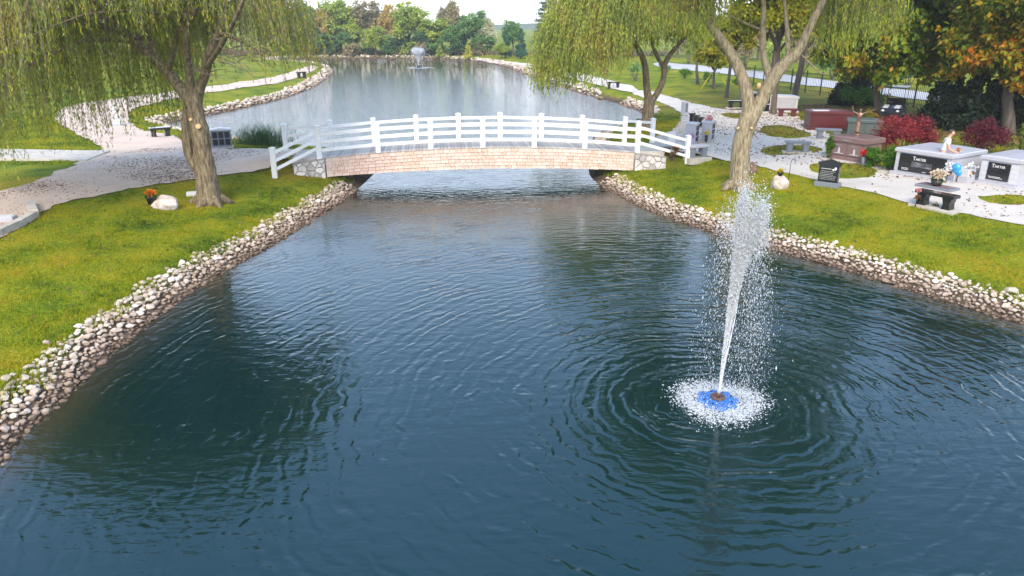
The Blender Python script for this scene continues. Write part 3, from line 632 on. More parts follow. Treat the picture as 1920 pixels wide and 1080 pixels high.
def foam(n, r0, r1, cx=.0, cy=.0, s=.035):
    r = rng.normal((r0 + r1) / 2, (r1 - r0) / 2.6, n); t = rng.uniform(0, 6.283, n); r = np.abs(r) * (1 + .12 * np.sin(3 * t + 1))
    c = np.column_stack([cx + r * np.cos(t), cy + r * np.sin(t), rng.uniform(.006, .016, n)]); k = 6; V = []
    a = np.arange(k) * 2 * math.pi / k; rad = s * np.minimum(rng.lognormal(-.4, .6, (n, 1)), 1.8) * rng.uniform(.45, 1.3, (n, k))
    ring = np.stack([c[:, :1] + rad * np.cos(a), c[:, 1:2] + rad * np.sin(a), np.repeat(c[:, 2:], k, 1) - .004], -1)
    v = np.concatenate([c[:, None] + np.array((0, 0, .008)), ring], 1).reshape(-1, 3)
    f = np.array([(0, 1 + i, 1 + (i + 1) % k) for i in range(k)]); return v, (np.arange(n)[:, None, None] * 7 + f).reshape(-1, 3)
v, f = foam(5200, .30, .74, .03, -.03, .012); put(bpy.data.objects.new('foam', npmesh('foam', v, f, M['spray'], True, 3)), ftn, kind='stuff')
n = 5200; t = rng.uniform(0, 6.283, n); r = rng.normal(.54, .15, n); P = np.column_stack([.03 + r * np.cos(t), -.02 + r * np.sin(t), np.abs(rng.normal(0, .06, n)) + .01])
v, f = drops(P, rng.normal(0, 1, (n, 3)) + np.array((0, 0, 1)), .0042 * rng.lognormal(0, .5, n), np.ones(n) * 1.3); put(bpy.data.objects.new('splash', npmesh('splash', v, f, M['spray'], False, 3)), ftn, kind='stuff')
ft2 = thing('floating_fountain', 'small fan-shaped white fountain far out on the upper pond', 'fountain', (FOUNT2[0], FOUNT2[1], 0))
MB().lathe([(.5, -.1), (.55, .04), (.2, .1), (.1, .3)], 20).build('float', M['iron'], ft2)
n = 5000; a = rng.uniform(0, 6.283, n); th = rng.uniform(.06, .24, n); v0 = 6.6 * rng.normal(1, .05, n); t = rng.random(n) ** 1.1 * np.where(rng.random(n) < .75, .72, 1.3)
P = np.column_stack([v0*np.sin(th)*np.cos(a)*t, v0*np.sin(th)*np.sin(a)*t, .3 + v0*np.cos(th)*t - 4.9*t*t]); k = P[:, 2] > 0
v, f = drops(P[k], np.column_stack([np.zeros(k.sum()), np.zeros(k.sum()), np.ones(k.sum())]), .026 * rng.lognormal(0, .4, k.sum()), np.ones(k.sum()) * 1.8)
put(bpy.data.objects.new('spray', npmesh('spray', v, f, M['spray'], False, 3)), ft2, kind='stuff')
v, f = foam(500, .3, 1.9, 0, 0, .16); put(bpy.data.objects.new('foam', npmesh('foam', v, f, M['spray'], True, 3)), ft2, kind='stuff')

# ------------------------------------------------------------------ foliage generators
def leaf_mesh(name, C, D, L, Wd, m, fold=.25):
    """one bent diamond per leaf at C, pointing along D"""
    n = len(C); D = D / np.maximum(np.linalg.norm(D, axis=1), 1e-6)[:, None]
    s = np.cross(D, rng.normal(0, 1, (n, 3))); s /= np.maximum(np.linalg.norm(s, axis=1), 1e-6)[:, None]; u = np.cross(D, s)
    L = np.broadcast_to(L, n)[:, None]; Wd = np.broadcast_to(Wd, n)[:, None]
    v = np.stack([C - D * L / 2, C + s * Wd / 2 + u * Wd * fold - D * L * .05, C + D * L / 2, C - s * Wd / 2 + u * Wd * fold - D * L * .05], 1).reshape(-1, 3)
    return npmesh(name, v, np.arange(n * 4).reshape(-1, 4), m)
def clump_points(cl, per, shell=.55, flat=.85):
    C, N = [], []
    for (c, r) in cl:
        k = max(8, int(per * r * r)); d = rng.normal(0, 1, (k, 3)); d /= np.linalg.norm(d, axis=1)[:, None]
        rr = r * rng.random(k) ** shell * .9 + r * .12 * rng.normal(0, 1, k); p = d * rr[:, None]; p[:, 2] *= flat
        C.append(p + np.array(c)); N.append(d)
    return np.vstack(C), np.vstack(N)
def crown_clumps(n, rx, rz, cz, rmin, rmax, ry=None, cut=-.75, pn=2):
    out = []; ry = ry or rx
    for i in range(n):
        while True:
            d = rng.normal(0, 1, 3); d /= (np.abs(d) ** pn).sum() ** (1 / pn)
            if d[2] > cut: break
        k = rng.random() ** .45 * rng.uniform(.82, 1.08); r = rng.uniform(rmin, rmax)
        out.append(((d[0] * rx * k * .86, d[1] * ry * k * .86, cz + d[2] * rz * k * .86), r))
    return out
def curve3(p, q, sag, k=5, jit=.1):
    p, q = Vector(p), Vector(q); return [p.lerp(q, i / k) + Vector((random.uniform(-jit, jit), random.uniform(-jit, jit), sag * math.sin(math.pi * i / k))) * (0 < i < k) for i in range(k + 1)]
def tree_meshes(h, rx, rz, cz, nclump, per, lsize, lm, bm_, tr, rmin, rmax, ry=None, split=None, droop=.3, nb=14, cut=-.75, lean=(0, 0), pn=2):
    cl = crown_clumps(nclump, rx, rz, cz, rmin, rmax, ry, cut, pn); C, N = clump_points(cl, per)
    D = N * .6 + rng.normal(0, .6, C.shape) + np.array((0, 0, -droop)); sz = lsize * rng.uniform(.7, 1.3, len(C))
    crown = leaf_mesh('crown', C, D, sz, sz * .62, lm)
    sp = split or max(.8, cz - rz * .75); mb = MB(); lx, ly = lean
    mb.tube([(0, 0, -.25), (0, 0, .06), (lx * .1, ly * .1, .4), (lx * .5, ly * .5, sp * .6), (lx, ly, sp), (lx * 1.3, ly * 1.2, sp + (cz - sp) * .6), (lx * 1.4, ly * 1.3, cz + rz * .5)], [tr * 1.55, tr * 1.35, tr * 1.05, tr * .95, tr * .85, tr * .5, tr * .08], 9, wob=.05)
    for (c, r) in random.sample(cl, min(nb, len(cl))):
        z0 = sp + random.uniform(0, .55) * (cz - sp); mb.tube(curve3((lx, ly, z0), c, .25, 4, .12), [tr * .36, tr * .28, tr * .2, tr * .12, tr * .04], 5, False)
    return mb.mesh('trunk', bm_), crown
def tree(name, label, loc, args, cat='tree', group=None, rz=0, scale=1):
    t = thing(name, label, cat, loc, rz, group, scale); tm, cm_ = tree_meshes(**args)
    put(bpy.data.objects.new('trunk', tm), t); put(bpy.data.objects.new('crown', cm_), t); return t
def strands(org, dirs, length, seg=.055, L=.11, Wd=.019, m=None, per=1, sway=.06):
    """hanging willow shoots: each leaves org along dirs, bends over and falls for its length; leaves set along it"""
    n = len(org); K = 12; t = np.linspace(0, 1, K)[None, :, None]; ln = length[:, None, None]
    ph = rng.uniform(0, 6.28, (n, 1, 1)); out = dirs[:, None, :] * np.minimum(ln * .28, .9) * (1 - np.exp(-3.2 * t))
    P = org[:, None, :] + out + np.concatenate([sway * np.sin(ph + 4 * t) * ln * .35, sway * np.cos(ph * 1.7 + 3 * t) * ln * .35, -ln * (t ** 1.25)], -1)
    C, D = [], []
    for q in range(per):
        cnt = np.maximum(4, (length / seg).astype(int)); ids = np.repeat(np.arange(n), cnt); u = rng.random(len(ids)) ** .9 * (K - 1.001)
        i = u.astype(int); fr = (u - i)[:, None]; a, b = P[ids, i], P[ids, i + 1]; d = b - a; d /= np.linalg.norm(d, axis=1)[:, None]
        D.append(d + rng.normal(0, .38, d.shape) + np.array((0, 0, -.15))); C.append(a + (b - a) * fr + rng.normal(0, .022, a.shape))
    C, D = np.vstack(C), np.vstack(D); lm = leaf_mesh('leaves', C, D, L * rng.uniform(.7, 1.3, len(C)), Wd * rng.uniform(.8, 1.3, len(C)), m, .15)
    k = 3; w = .0035; off = np.array([(w, 0, 0), (-w * .5, w * .87, 0), (-w * .5, -w * .87, 0)])
    Q = P[:, ::3][:, :, None, :] + off; kk = Q.shape[1]; v = Q.reshape(-1, 3); base = (np.arange(n) * kk * 3)[:, None, None, None]
    f = np.array([[(i*3+j, i*3+(j+1)%3, (i+1)*3+(j+1)%3, (i+1)*3+j) for j in range(3)] for i in range(kk - 1)])[None]; return lm, npmesh('shoots', v, (base + f).reshape(-1, 4), M['twig'])

# ------------------------------------------------------------------ willows
def willow(label, base, bark, limbs, cx, cy, Rw, z0, zt, n, bottom, lm, L, Wd, seg, extra=(), stubs=(), maxlen=4.6, tufts=()):
    t = thing('willow_tree', label, 'tree', base); B = Vector(base); mb = MB()
    tips = []
    for pts, rad, k in limbs:
        P = [Vector(p) - B for p in pts]; P2 = [Vector(q) for q in chaikin([tuple(p) for p in P], 2, False)]
        rr = np.interp(np.linspace(0, 1, len(P2)), np.linspace(0, 1, len(rad)), rad); mb.tube(P2, list(rr), k, wob=.05); tips += [(P2[i_], rr[i_]) for i_ in (-1, len(P2) * 2 // 3) if P2[i_].z > 3.6]
    for k in range(6):                                             # root flare
        a = k * 1.05 + .3; r0 = limbs[0][1][0]
        mb.tube([(0, 0, .35), (r0 * .95 * math.cos(a), r0 * .95 * math.sin(a), .10), (r0 * 1.75 * math.cos(a), r0 * 1.75 * math.sin(a), -.06)], [r0 * .5, r0 * .36, r0 * .08], 7, wob=.06)
    r = Rw * np.sqrt(rng.random(n)); a = rng.uniform(0, 6.283, n); x, y = cx + r * np.cos(a), cy + r * np.sin(a) * .95
    dome = z0 + (zt - z0) * np.sqrt(np.maximum(0, 1 - (r / Rw) ** 2)); z = dome - rng.random(n) ** 1.6 * np.minimum(2.6, dome - z0 + .5)
    clus = .35 * np.sin(x * 2.3 + y) + .3 * np.sin(y * 2.9 - x * 1.3)
    bt = np.array([bottom(p - B.x, q - B.y) for p, q in zip(x, y)]) + clus * .8 + rng.exponential(.45, n); ln = np.minimum(z + B.z * 0 - bt, maxlen * rng.uniform(.55, 1, n)); k = ln > .5
    x, y, z, ln, a = x[k], y[k], z[k], ln[k], a[k]
    org = np.column_stack([x, y, z]) - np.array(B); out = np.column_stack([np.cos(a), np.sin(a), rng.uniform(.1, .8, len(a))]) + rng.normal(0, .4, (len(a), 3))
    for (tx, ty, zt_, zb_, n_, rr_) in tufts:                       # sprays that hang lower than the rest
        o_ = np.column_stack([rng.normal(tx, rr_, n_), rng.normal(ty, rr_, n_), zt_ - B.z + rng.uniform(-.8, .8, n_)]); l_ = np.maximum(.6, o_[:, 2] + B.z - zb_ - rng.exponential(.35, n_)); org = np.vstack([org, o_]); ln = np.concatenate([ln, l_]); out = np.vstack([out, rng.normal(0, .5, (n_, 3)) + np.array((0, 0, .3))])
    for j in range(46):                                            # boughs that carry the shoots
        q = Vector(org[rng.integers(len(org))]); tp, tr = min(tips, key=lambda e: (e[0] - q).length + random.uniform(0, 2.2))
        mb.tube(curve3(tp, q, .5, 5, .15), list(np.linspace(min(tr, .09), .012, 6)), 5, False)
    mb.build('trunk', bark, t)
    lmsh, sh = strands(org, out, ln, seg, L, Wd, lm); cr = put(bpy.data.objects.new('crown', lmsh), t); put(bpy.data.objects.new('shoots', sh), cr, kind='stuff')
    for (p, rr, d) in stubs:                                       # pale ends of sawn limbs
        p = Vector(p) - B; d = Vector(d).normalized(); MB().tube([p - d * .12, p + d * .02, p + d * .06], [rr * 1.25, rr * 1.15, rr], 12).build('cut_stub', M['cutwood'], t)
    if extra:
        m2 = MB()
        for pts, rad in extra: m2.tube([Vector(p) - B for p in pts], rad, 5)
        m2.build('dead_branch', M['twig'], t)
    return t
B1 = G(393, 381); Y1 = B1.y
q = lambda u, v, d=0: atY(u, v, Y1 + d)
limbs = [([B1 - Vector((0, 0, .25)), q(391, 360), q(388, 335), q(384, 312), q(379, 280, -.05), q(377, 255, -.1), q(369, 222, -.05), q(363, 190)], [.46, .40, .35, .32, .27, .29, .25, .27], 14),
  ([q(380, 325), q(360, 300, .05), q(351, 275, .05), q(350, 245, .08), q(352, 212, .08), q(360, 188)], [.24, .19, .165, .17, .18, .2], 12),
  ([q(360, 196), q(347, 176), q(316, 136, .3), q(284, 104, .6), q(234, 62, .9), q(185, 28, 1.0)], [.25, .20, .17, .145, .11, .06], 10),
  ([q(362, 196), q(358, 160), q(351, 112, -.4), q(349, 70, -.8), q(356, 20, -1), q(370, -60, -1)], [.2, .14, .115, .09, .07, .04], 9),
  ([q(366, 196), q(374, 165), q(386, 138, -.3), q(391, 100, -.6), q(412, 60, -.7), q(420, 15, -.6), q(415, -80, -.5)], [.22, .165, .145, .125, .10, .08, .04], 10),
  ([q(313, 134, .3), q(323, 110, .1), q(330, 66, -.3), q(348, 36, -.6), q(360, -40, -.8)], [.11, .095, .08, .06, .03], 8),
  ([q(412, 62, -.7), q(440, 70, -.9), q(468, 84, -1.1), q(492, 105, -1.3)], [.075, .06, .045, .02], 7),
  ([q(300, 118, .4), q(270, 60, 1.6), q(240, -20, 2.4), q(220, -90, 2.8)], [.11, .09, .07, .03], 7), ([q(388, 125, -.5), q(430, 60, -2), q(470, -30, -3)], [.09, .07, .03], 7)]
def bot1(dx, dy):
    b = np.interp(dx, [-6.5, -4.2, -2.6, -1.7, -.9, -.3, 1.2, 1.7, 3.0, 3.9, 5], [1.5, 1.55, 2.2, 3.7, 5.1, 5.9, 5.9, 5.1, 4.5, 4.4, 4.6])
    if dy < -1.2: b = max(b + .35, np.interp(dx, [-3, -1.6, 1.5, 3], [2.2, 5.9, 6.0, 5.0]))
    return b
tw = []
for k in range(46):
    p0 = q(random.uniform(395, 478), random.uniform(72, 118), -.9 + random.uniform(-.6, .4)); dxx = random.uniform(.3, 1.2); p1 = p0 + Vector((dxx, random.uniform(-.4, .4), random.uniform(-.7, .1))); tw.append((curve3(p0, p1, .12, 4, .07), [.014, .011, .009, .006, .003]))
for k in range(9):
    p0 = q(385, 138, -.3); p1 = p0 + Vector((random.uniform(-.6, .9), -.3, random.uniform(-.5, .7))); tw.append((curve3(p0, p1, .1, 4, .08), [.022, .016, .012, .008, .004]))
willow('broad weeping willow with split trunk on the lawn beside the orange flowers', B1, M['bark'], limbs, B1.x - 2.0, B1.y + .4, 5.6, 4.9, 10.8, 5800, bot1, M['willow'], .13, .025, .072, tw,
   [(q(358, 224, -.30), .045, (0, -1, .1)), (q(372, 237, -.36), .075, (.2, -1, .15))], 5.6)
B2 = G(1386, 352); Y2 = B2.y; q2 = lambda u, v, d=0: atY(u, v, Y2 + d)
limbs = [([B2 - Vector((0, 0, .25)), q2(1387, 330), q2(1389, 267), q2(1407, 214)], [.42, .35, .32, .33], 14),
  ([q2(1405, 220), q2(1402, 178), q2(1389, 135, .2), q2(1370, 98, .3), q2(1342, 60, .4), q2(1322, 34, .4), q2(1290, -20, .4)], [.28, .22, .19, .17, .15, .12, .06], 11),
  ([q2(1408, 222), q2(1427, 189), q2(1446, 151, -.1), q2(1466, 124, -.2), q2(1497, 98, -.3), q2(1516, 54, -.4), q2(1540, 8, -.4), q2(1575, -70, -.3)], [.28, .24, .23, .21, .16, .13, .11, .06], 11),
  ([q2(1446, 150), q2(1431, 107, .2), q2(1430, 63, .4), q2(1433, 15, .5), q2(1425, -60, .6)], [.15, .12, .10, .08, .04], 9),
  ([q2(1476, 116, -.2), q2(1478, 90, -.1), q2(1476, 54, .1), q2(1470, -10, .3)], [.11, .09, .075, .04], 8),
  ([q2(1440, 60, .4), q2(1400, 45, .8), q2(1350, 20, 1.2)], [.05, .04, .02], 6)]
def bot2(dx, dy):
    b = np.interp(dx, [-6, -2.8, -2.4, -.9, -.5, 2.0, 3.0, 8], [7.8, 7.4, 6.3, 6.2, 7.8, 8.2, 8.6, 8.8])
    return b if dy > -1.2 else max(b, 8.0)
willow('pale-barked willow forking low on the lawn across the water from the orange flowers', B2, M['bark2'], limbs, B2.x + .6, B2.y + .6, 6.5, 6.6, 12.2, 6400, bot2, M['willow2'], .14, .031, .082,
   [([q2(1500, 100, -.3), q2(1522, 122, -.3), q2(1538, 137, -.3), q2(1549, 139, -.3), q2(1556, 128, -.3)], [.03, .025, .02, .015, .008])], [(q2(1423, 160, -.28), .06, (0, -.3, 1)), (q2(1384, 240, -.3), .035, (-.6, -1, 0)), (q2(1408, 240, -.3), .035, (.4, -1, .1))], 4.2, [(2.9, .2, 7.7, 5.1, 300, .5), (4.55, .3, 7.6, 5.5, 90, .25), (-1.7, .3, 7.8, 5.7, 240, .45), (.9, .8, 8.2, 6.5, 60, .4)])
B3 = G(1213, 243); Y3 = B3.y; q3 = lambda u, v, d=0: atY(u, v, Y3 + d)
limbs = [([B3 - Vector((0, 0, .25)), q3(1214, 225), q3(1216, 203), q3(1218, 186)], [.42, .34, .31, .31], 12),
  ([q3(1217, 190), q3(1212, 164), q3(1211, 130), q3(1205, 106), q3(1185, 70), q3(1160, 20)], [.24, .20, .18, .16, .12, .06], 9),
  ([q3(1219, 190), q3(1231, 178), q3(1245, 150), q3(1245, 120), q3(1262, 94), q3(1290, 64), q3(1310, 10)], [.22, .18, .16, .15, .12, .09, .05], 9),
  ([q3(1246, 128), q3(1228, 100, .3), q3(1215, 50, .6), q3(1210, -20, .8)], [.13, .11, .08, .04], 8)]
def bot3(dx, dy):
    b = np.interp(dx, [-6, -4.6, -3.7, -3.0, -2.0, -1.0, -.3, 1.6, 2.6, 4], [2.6, 2.3, 2.1, 3.0, 3.4, 4.4, 5.0, 5.0, 5.2, 5.4])
    return b if dy > -1.5 else max(b + .2, 3.0 if dx < -1.5 else 5.3)
willow('light green weeping willow with hanging curtain behind the bridge end', B3, M['bark'], limbs, B3.x - 1.3, B3.y + .2, 4.5, 4.6, 10.0, 4600, bot3, M['willow2'], .19, .042, .10, (), (), 4.6)

# ------------------------------------------------------------------ trees behind the memorial garden
def lbl(name, label, base_px, crown_cx_px, crown_top_px, crown_bot_px, width_px, lm, per=190, ls=.17, n=60, tr=.2, group=None, cut=-.8, bark='barkd', ext=0, nb=16, rclump=None, pn=3.5):
    b = G(*base_px); Yt = b.y; s = atY(crown_cx_px + 1, 100, Yt).x - atY(crown_cx_px, 100, Yt).x
    zt = atY(crown_cx_px, crown_top_px, Yt).z - b.z + ext; zb_ = max(.5, atY(crown_cx_px, crown_bot_px, Yt).z - b.z); rx = width_px * s / 2; rz = (zt - zb_) / 2
    lx = (crown_cx_px - base_px[0]) * s * .5; rc = rclump or (.16 * rx, .30 * rx)
    return tree(name, label, b, dict(h=zt, rx=rx, rz=rz, cz=zb_ + rz, nclump=n, per=per, lsize=ls, lm=M[lm], bm_=M[bark], tr=tr, rmin=rc[0], rmax=rc[1], cut=cut, lean=(lx, 0), nb=nb, pn=pn, split=max(.6, zb_ * .9)), group=group)
G_T = 'trees behind the memorials'
lbl('maple_tree', 'green and yellow leaved tree with pale grey trunk beside the parked cart', (1645, 221), 1625, -60, 168, 250, 'maple', 280, .30, 250, .22, G_T, ext=3.2, cut=-1)
lbl('maple_tree', 'dense green tree rising behind the dark yews', (1776, 222), 1745, -60, 150, 190, 'maple', 270, .30, 160, .2, G_T, ext=3, cut=-1)
lbl('maple_tree', 'orange turning tree with thick grey trunk behind the crimson shrubs', (1888, 250), 1858, -60, 178, 290, 'maple_o', 290, .28, 260, .30, G_T, ext=3.0, cut=-1)
lbl('maple_tree', 'green tree with dark straight trunk behind the pale grey tomb', (1489, 187), 1500, -40, 118, 130, 'maple', 260, .30, 110, .22, G_T, ext=3)
lbl('maple_tree', 'yellow green tree with thick dark trunk beside the pale grey tomb', (1446, 213), 1440, -60, 104, 210, 'yellowtree', 330, .24, 170, .27, G_T, ext=3)
lbl('small_tree', 'small yellow tree with slender trunk, tied by stakes', (1338, 167), 1335, 66, 144, 84, 'yellowtree', 420, .26, 50, .12, 'young trees on the far lawn')
lbl('small_tree', 'small yellow tree with dark trunk standing alone near the dark bench', (1362, 183), 1366, 10, 116, 96, 'yellowtree', 360, .26, 50, .13, 'young trees on the far lawn')
lbl('small_tree', 'green small tree with stout trunk beside the round bushes', (1308, 158), 1300, 20, 130, 70, 'far_lime', 170, .28, 30, .15, 'young trees on the far lawn')
b = G(1338, 167)
for sx in (-1, 1):
    o = thing('tree_stake', 'yellow stake leaning to the slender yellow tree from ' + ('the stout small trunk side' if sx < 0 else 'the dark bench side'), 'stake', (b.x + sx * 1.3, b.y - .4, b.z - .05), 0, 'stakes of the yellow tree')
    MB().tube([(0, 0, -.1), (-sx * 1.0, .3, 1.5)], .035, 6).build('pole', M['fl_yellow'], o)
    MB().tube([(-sx * 1.0, .3, 1.48), (-sx * 1.3, .4, 1.5)], .015, 5).build('tie', M['iron'], o)
# evergreens
def cone_tree(name, label, px, top_px, w_px, lm, ls=.16, per=260, cat='tree', group=None, base_frac=.02, n=60, blunt=.35):
    b = G(*px); s = atY(px[0] + 1, 100, b.y).x - atY(px[0], 100, b.y).x; hgt = atY(px[0], top_px, b.y).z - b.z; rw = w_px * s / 2
    cl = []
    for i in range(n):
        f = rng.random() ** 1.3; rr = rw * ((1 - f) ** (.5 + .5 * (1 - blunt))) * rng.uniform(.55, .95); a = rng.uniform(0, 6.283)
        cl.append(((rr * math.cos(a), rr * math.sin(a), hgt * (base_frac + f * (.96 - base_frac))), max(.08 * rw, rw * .32 * (1 - f * .7))))
    t = thing(name, label, cat, b, 0, group); C, N = clump_points(cl, per); D = N + rng.normal(0, .5, C.shape) + np.array((0, 0, .25)); z = ls * rng.uniform(.7, 1.3, len(C))
    put(bpy.data.objects.new('crown', leaf_mesh('crown', C, D, z, z * .45, M[lm])), t); MB().tube([(0, 0, -.2), (0, 0, hgt * .5), (0, 0, hgt * .93)], [rw * .12, rw * .08, .01], 7).build('trunk', M['barkd'], t); return t
for k, (px, tp, w) in enumerate([((1602, 196), 84, 88), ((1768, 238), 120, 104), ((1822, 244), 124, 104), ((1868, 240), 128, 100), ((1930, 250), 126, 100)]):
    cone_tree('yew_tree', ['dense dark yew beside the spreading juniper', 'dark yew behind the standing person', 'dark yew nearest the gap between crimson shrubs', 'dark yew behind the thick grey trunk', 'dark yew beyond the yellow green bush'][k], px, tp, w, 'yew', .26, 360, 'tree', 'dark evergreens by the fence', 0, 150, .9)
# shrubs
def shrub(name, label, px, w_px, h_px, lm, ls, per, n=26, group=None, droop=.2, rc=(.22, .4), stems=True, squash=1, cut=-.35):
    b = G(*px); s = atY(px[0] + 1, px[1], b.y).x - atY(px[0], px[1], b.y).x; rx = w_px * s / 2; h = h_px * s * 1.02
    cl = crown_clumps(n, rx, h * .55, h * .5, rx * rc[0], rx * rc[1], rx * squash, cut); cl = [(c, min(r, c[2] * .95 + .05)) for c, r in cl]
    t = thing(name, label, 'shrub', b, 0, group); C, N = clump_points(cl, per); k = C[:, 2] > -.02; C, N = C[k], N[k]; D = N + rng.normal(0, .5, C.shape) + np.array((0, 0, -droop)); z = ls * rng.uniform(.7, 1.35, len(C))
    put(bpy.data.objects.new('foliage', leaf_mesh('foliage', C, D, z, z * .5, M[lm])), t)
    mb = MB()
    for (c, r) in random.sample(cl, min(9, len(cl))): mb.tube(curve3((random.uniform(-.08, .08), random.uniform(-.08, .08), -.05), c, .05, 4, .05), [.035, .028, .02, .014, .006], 5, False)
    mb.build('stems', M['barkd'], t); return t
shrub('maple_shrub', 'bright crimson spreading shrub between brown tomb and grey double tomb', (1690, 290), 122, 76, 'redleaf', .085, 1500, 40, 'crimson shrubs', .5)
shrub('maple_shrub', 'dark crimson dome shrub beside the standing person', (1842, 291), 92, 66, 'redleaf2', .085, 1500, 34, 'crimson shrubs', .5)
shrub('leafy_bush', 'yellow green bush at the foot of the thick grey trunk', (1908, 297), 60, 60, 'yshrub', .13, 420, 24)
shrub('leafy_bush', 'low bright green bush beside the single grey tomb', (1922, 336), 44, 34, 'weed', .12, 420, 16)
for px, w, h, lb in [((1555, 296), 22, 40, 'clipped green boxwood by the left red bouquet of the brown tomb'), ((1635, 314), 36, 44, 'clipped oval boxwood beside the right red bouquet of the brown tomb'), ((1668, 320), 38, 44, 'clipped oval boxwood beside the grey double tomb')]:
    shrub('boxwood', lb, px, w, h, 'box', .06, 12000, 34, 'clipped boxwoods', -.2, (.3, .42), True, .9, -.9)
shrub('juniper', 'low spreading dark green juniper beside the pale grey trunk', (1615, 199), 100, 30, 'box', .14, 420, 24)
shrub('ground_shrub', 'rusty orange low shrub behind the bronze statue', (1628, 228), 46, 20, 'maple_o', .10, 600, 14)
shrub('round_bush', 'small round dark bush beside the pale grey tomb', (1497, 209), 18, 20, 'box', .1, 900, 10)
for px, w, h, lb in [((1284, 147), 30, 22, 'round green bush left of the stout small trunk'), ((1328, 154), 22, 20, 'round green bush behind the staked yellow tree'), ((1381, 160), 22, 22, 'round green bush beyond the forked willow limb'), ((1245, 140), 26, 22, 'round green bush behind the hanging willow curtain')]:
    shrub('round_bush', lb, px, w, h, 'box', .14, 520, 14, 'round bushes on the far lawn', 0, (.35, .5), True, 1, -.6)
shrub('leafy_bush', 'bright green bush close behind the hanging willow trunk', (1192, 152), 36, 42, 'far_green', .2, 260, 16)
shrub('weed_clump', 'brown and red weedy clump at the right stone wing of the bridge', (1258, 299), 44, 20, 'litter', .09, 900, 14)
for k, (u, bv, w, h, lm) in enumerate([(1290,121,60,52,'far_brown'),(1345,124,60,48,'far_orange'),(1398,129,64,56,'far_brown'),(1450,134,64,62,'far_lime'),(1505,141,66,66,'far_brown'),(1560,149,66,60,'far_green'),(1700,168,70,70,'far_dark')]):
    shrub('roadside_bush', ['brown bush beyond the road behind the willow trunk', 'rusty bush beyond the road behind the staked tree', 'dull brown bush beyond the road by the willow fork', 'lime bush beyond the road behind the dark trunk', 'brown bush beyond the road before the fence posts', 'green bush beyond the road left of the yew', 'dark bush beyond the road behind the cart'][k], (u, bv), w, h, lm, .4, 75, 30, 'bushes beyond the road')
# arching reeds beside the pond, left of the bridge
rb = G(492, 273); t = thing('reed_clump', 'arching green reed clump beside the grey columbarium', 'shrub', rb); n = 700
a = rng.uniform(0, 6.28, n); ln = rng.uniform(.8, 1.9, n); V, F = [], []
for i in range(n):
    b0 = np.array((rng.normal(0, .7), rng.normal(0, .3), -.02)); d = np.array((math.cos(a[i]), math.sin(a[i]), 0)); w = np.array((-d[1], d[0], 0)) * .016; pv = []
    for k in range(5):
        f = k / 4; p = b0 + d * ln[i] * .55 * f ** 1.6 + np.array((0, 0, ln[i] * (f - .38 * f * f))); pv += [p - w * (1 - f * .95), p + w * (1 - f * .95)]
    o = len(V) ; V += pv; F += [(o + 2*k, o + 2*k + 1, o + 2*k + 3, o + 2*k + 2) for k in range(4)]
put(bpy.data.objects.new('blades', npmesh('blades', V, F, M['reed'])), t)

# ------------------------------------------------------------------ wood beyond the upper pond
PT = []
for k in range(5):
    PT.append(tree_meshes(h=1, rx=[.36, .30, .42, .33, .38][k] * 10, rz=[4.2, 4.4, 3.8, 4.3, 4.0][k], cz=[5.6, 5.4, 5.9, 5.5, 5.8][k], nclump=80, per=75, lsize=.46, lm=M['far_green'], bm_=M['barkd'], tr=.22, rmin=.6, rmax=1.25, nb=10))
def far_tree(label, u, base_v, top_v, w_px, lm, k, name='wood_tree', group='trees of the wood beyond the pond'):
    b = G(u, base_v); s = atY(u + 1, 100, b.y).x - atY(u, 100, b.y).x; h = atY(u, top_v, b.y).z - b.z; w = w_px * s / 2
    t = thing(name, label, 'tree', b, 0, group); t.rotation_euler[2] = rng.uniform(0, 6.28); proto = [3.6, 3.0, 4.2, 3.3, 3.8][k]
    for nm, me in (('trunk', PT[k][0]), ('crown', PT[k][1])):
        o = bpy.data.objects.new(nm, me); put(o, t); o.scale = (w / proto, w / proto, h / 9.9)
        if nm == 'crown': o.material_slots[0].link = 'OBJECT'; o.material_slots[0].material = M[lm]
    return t
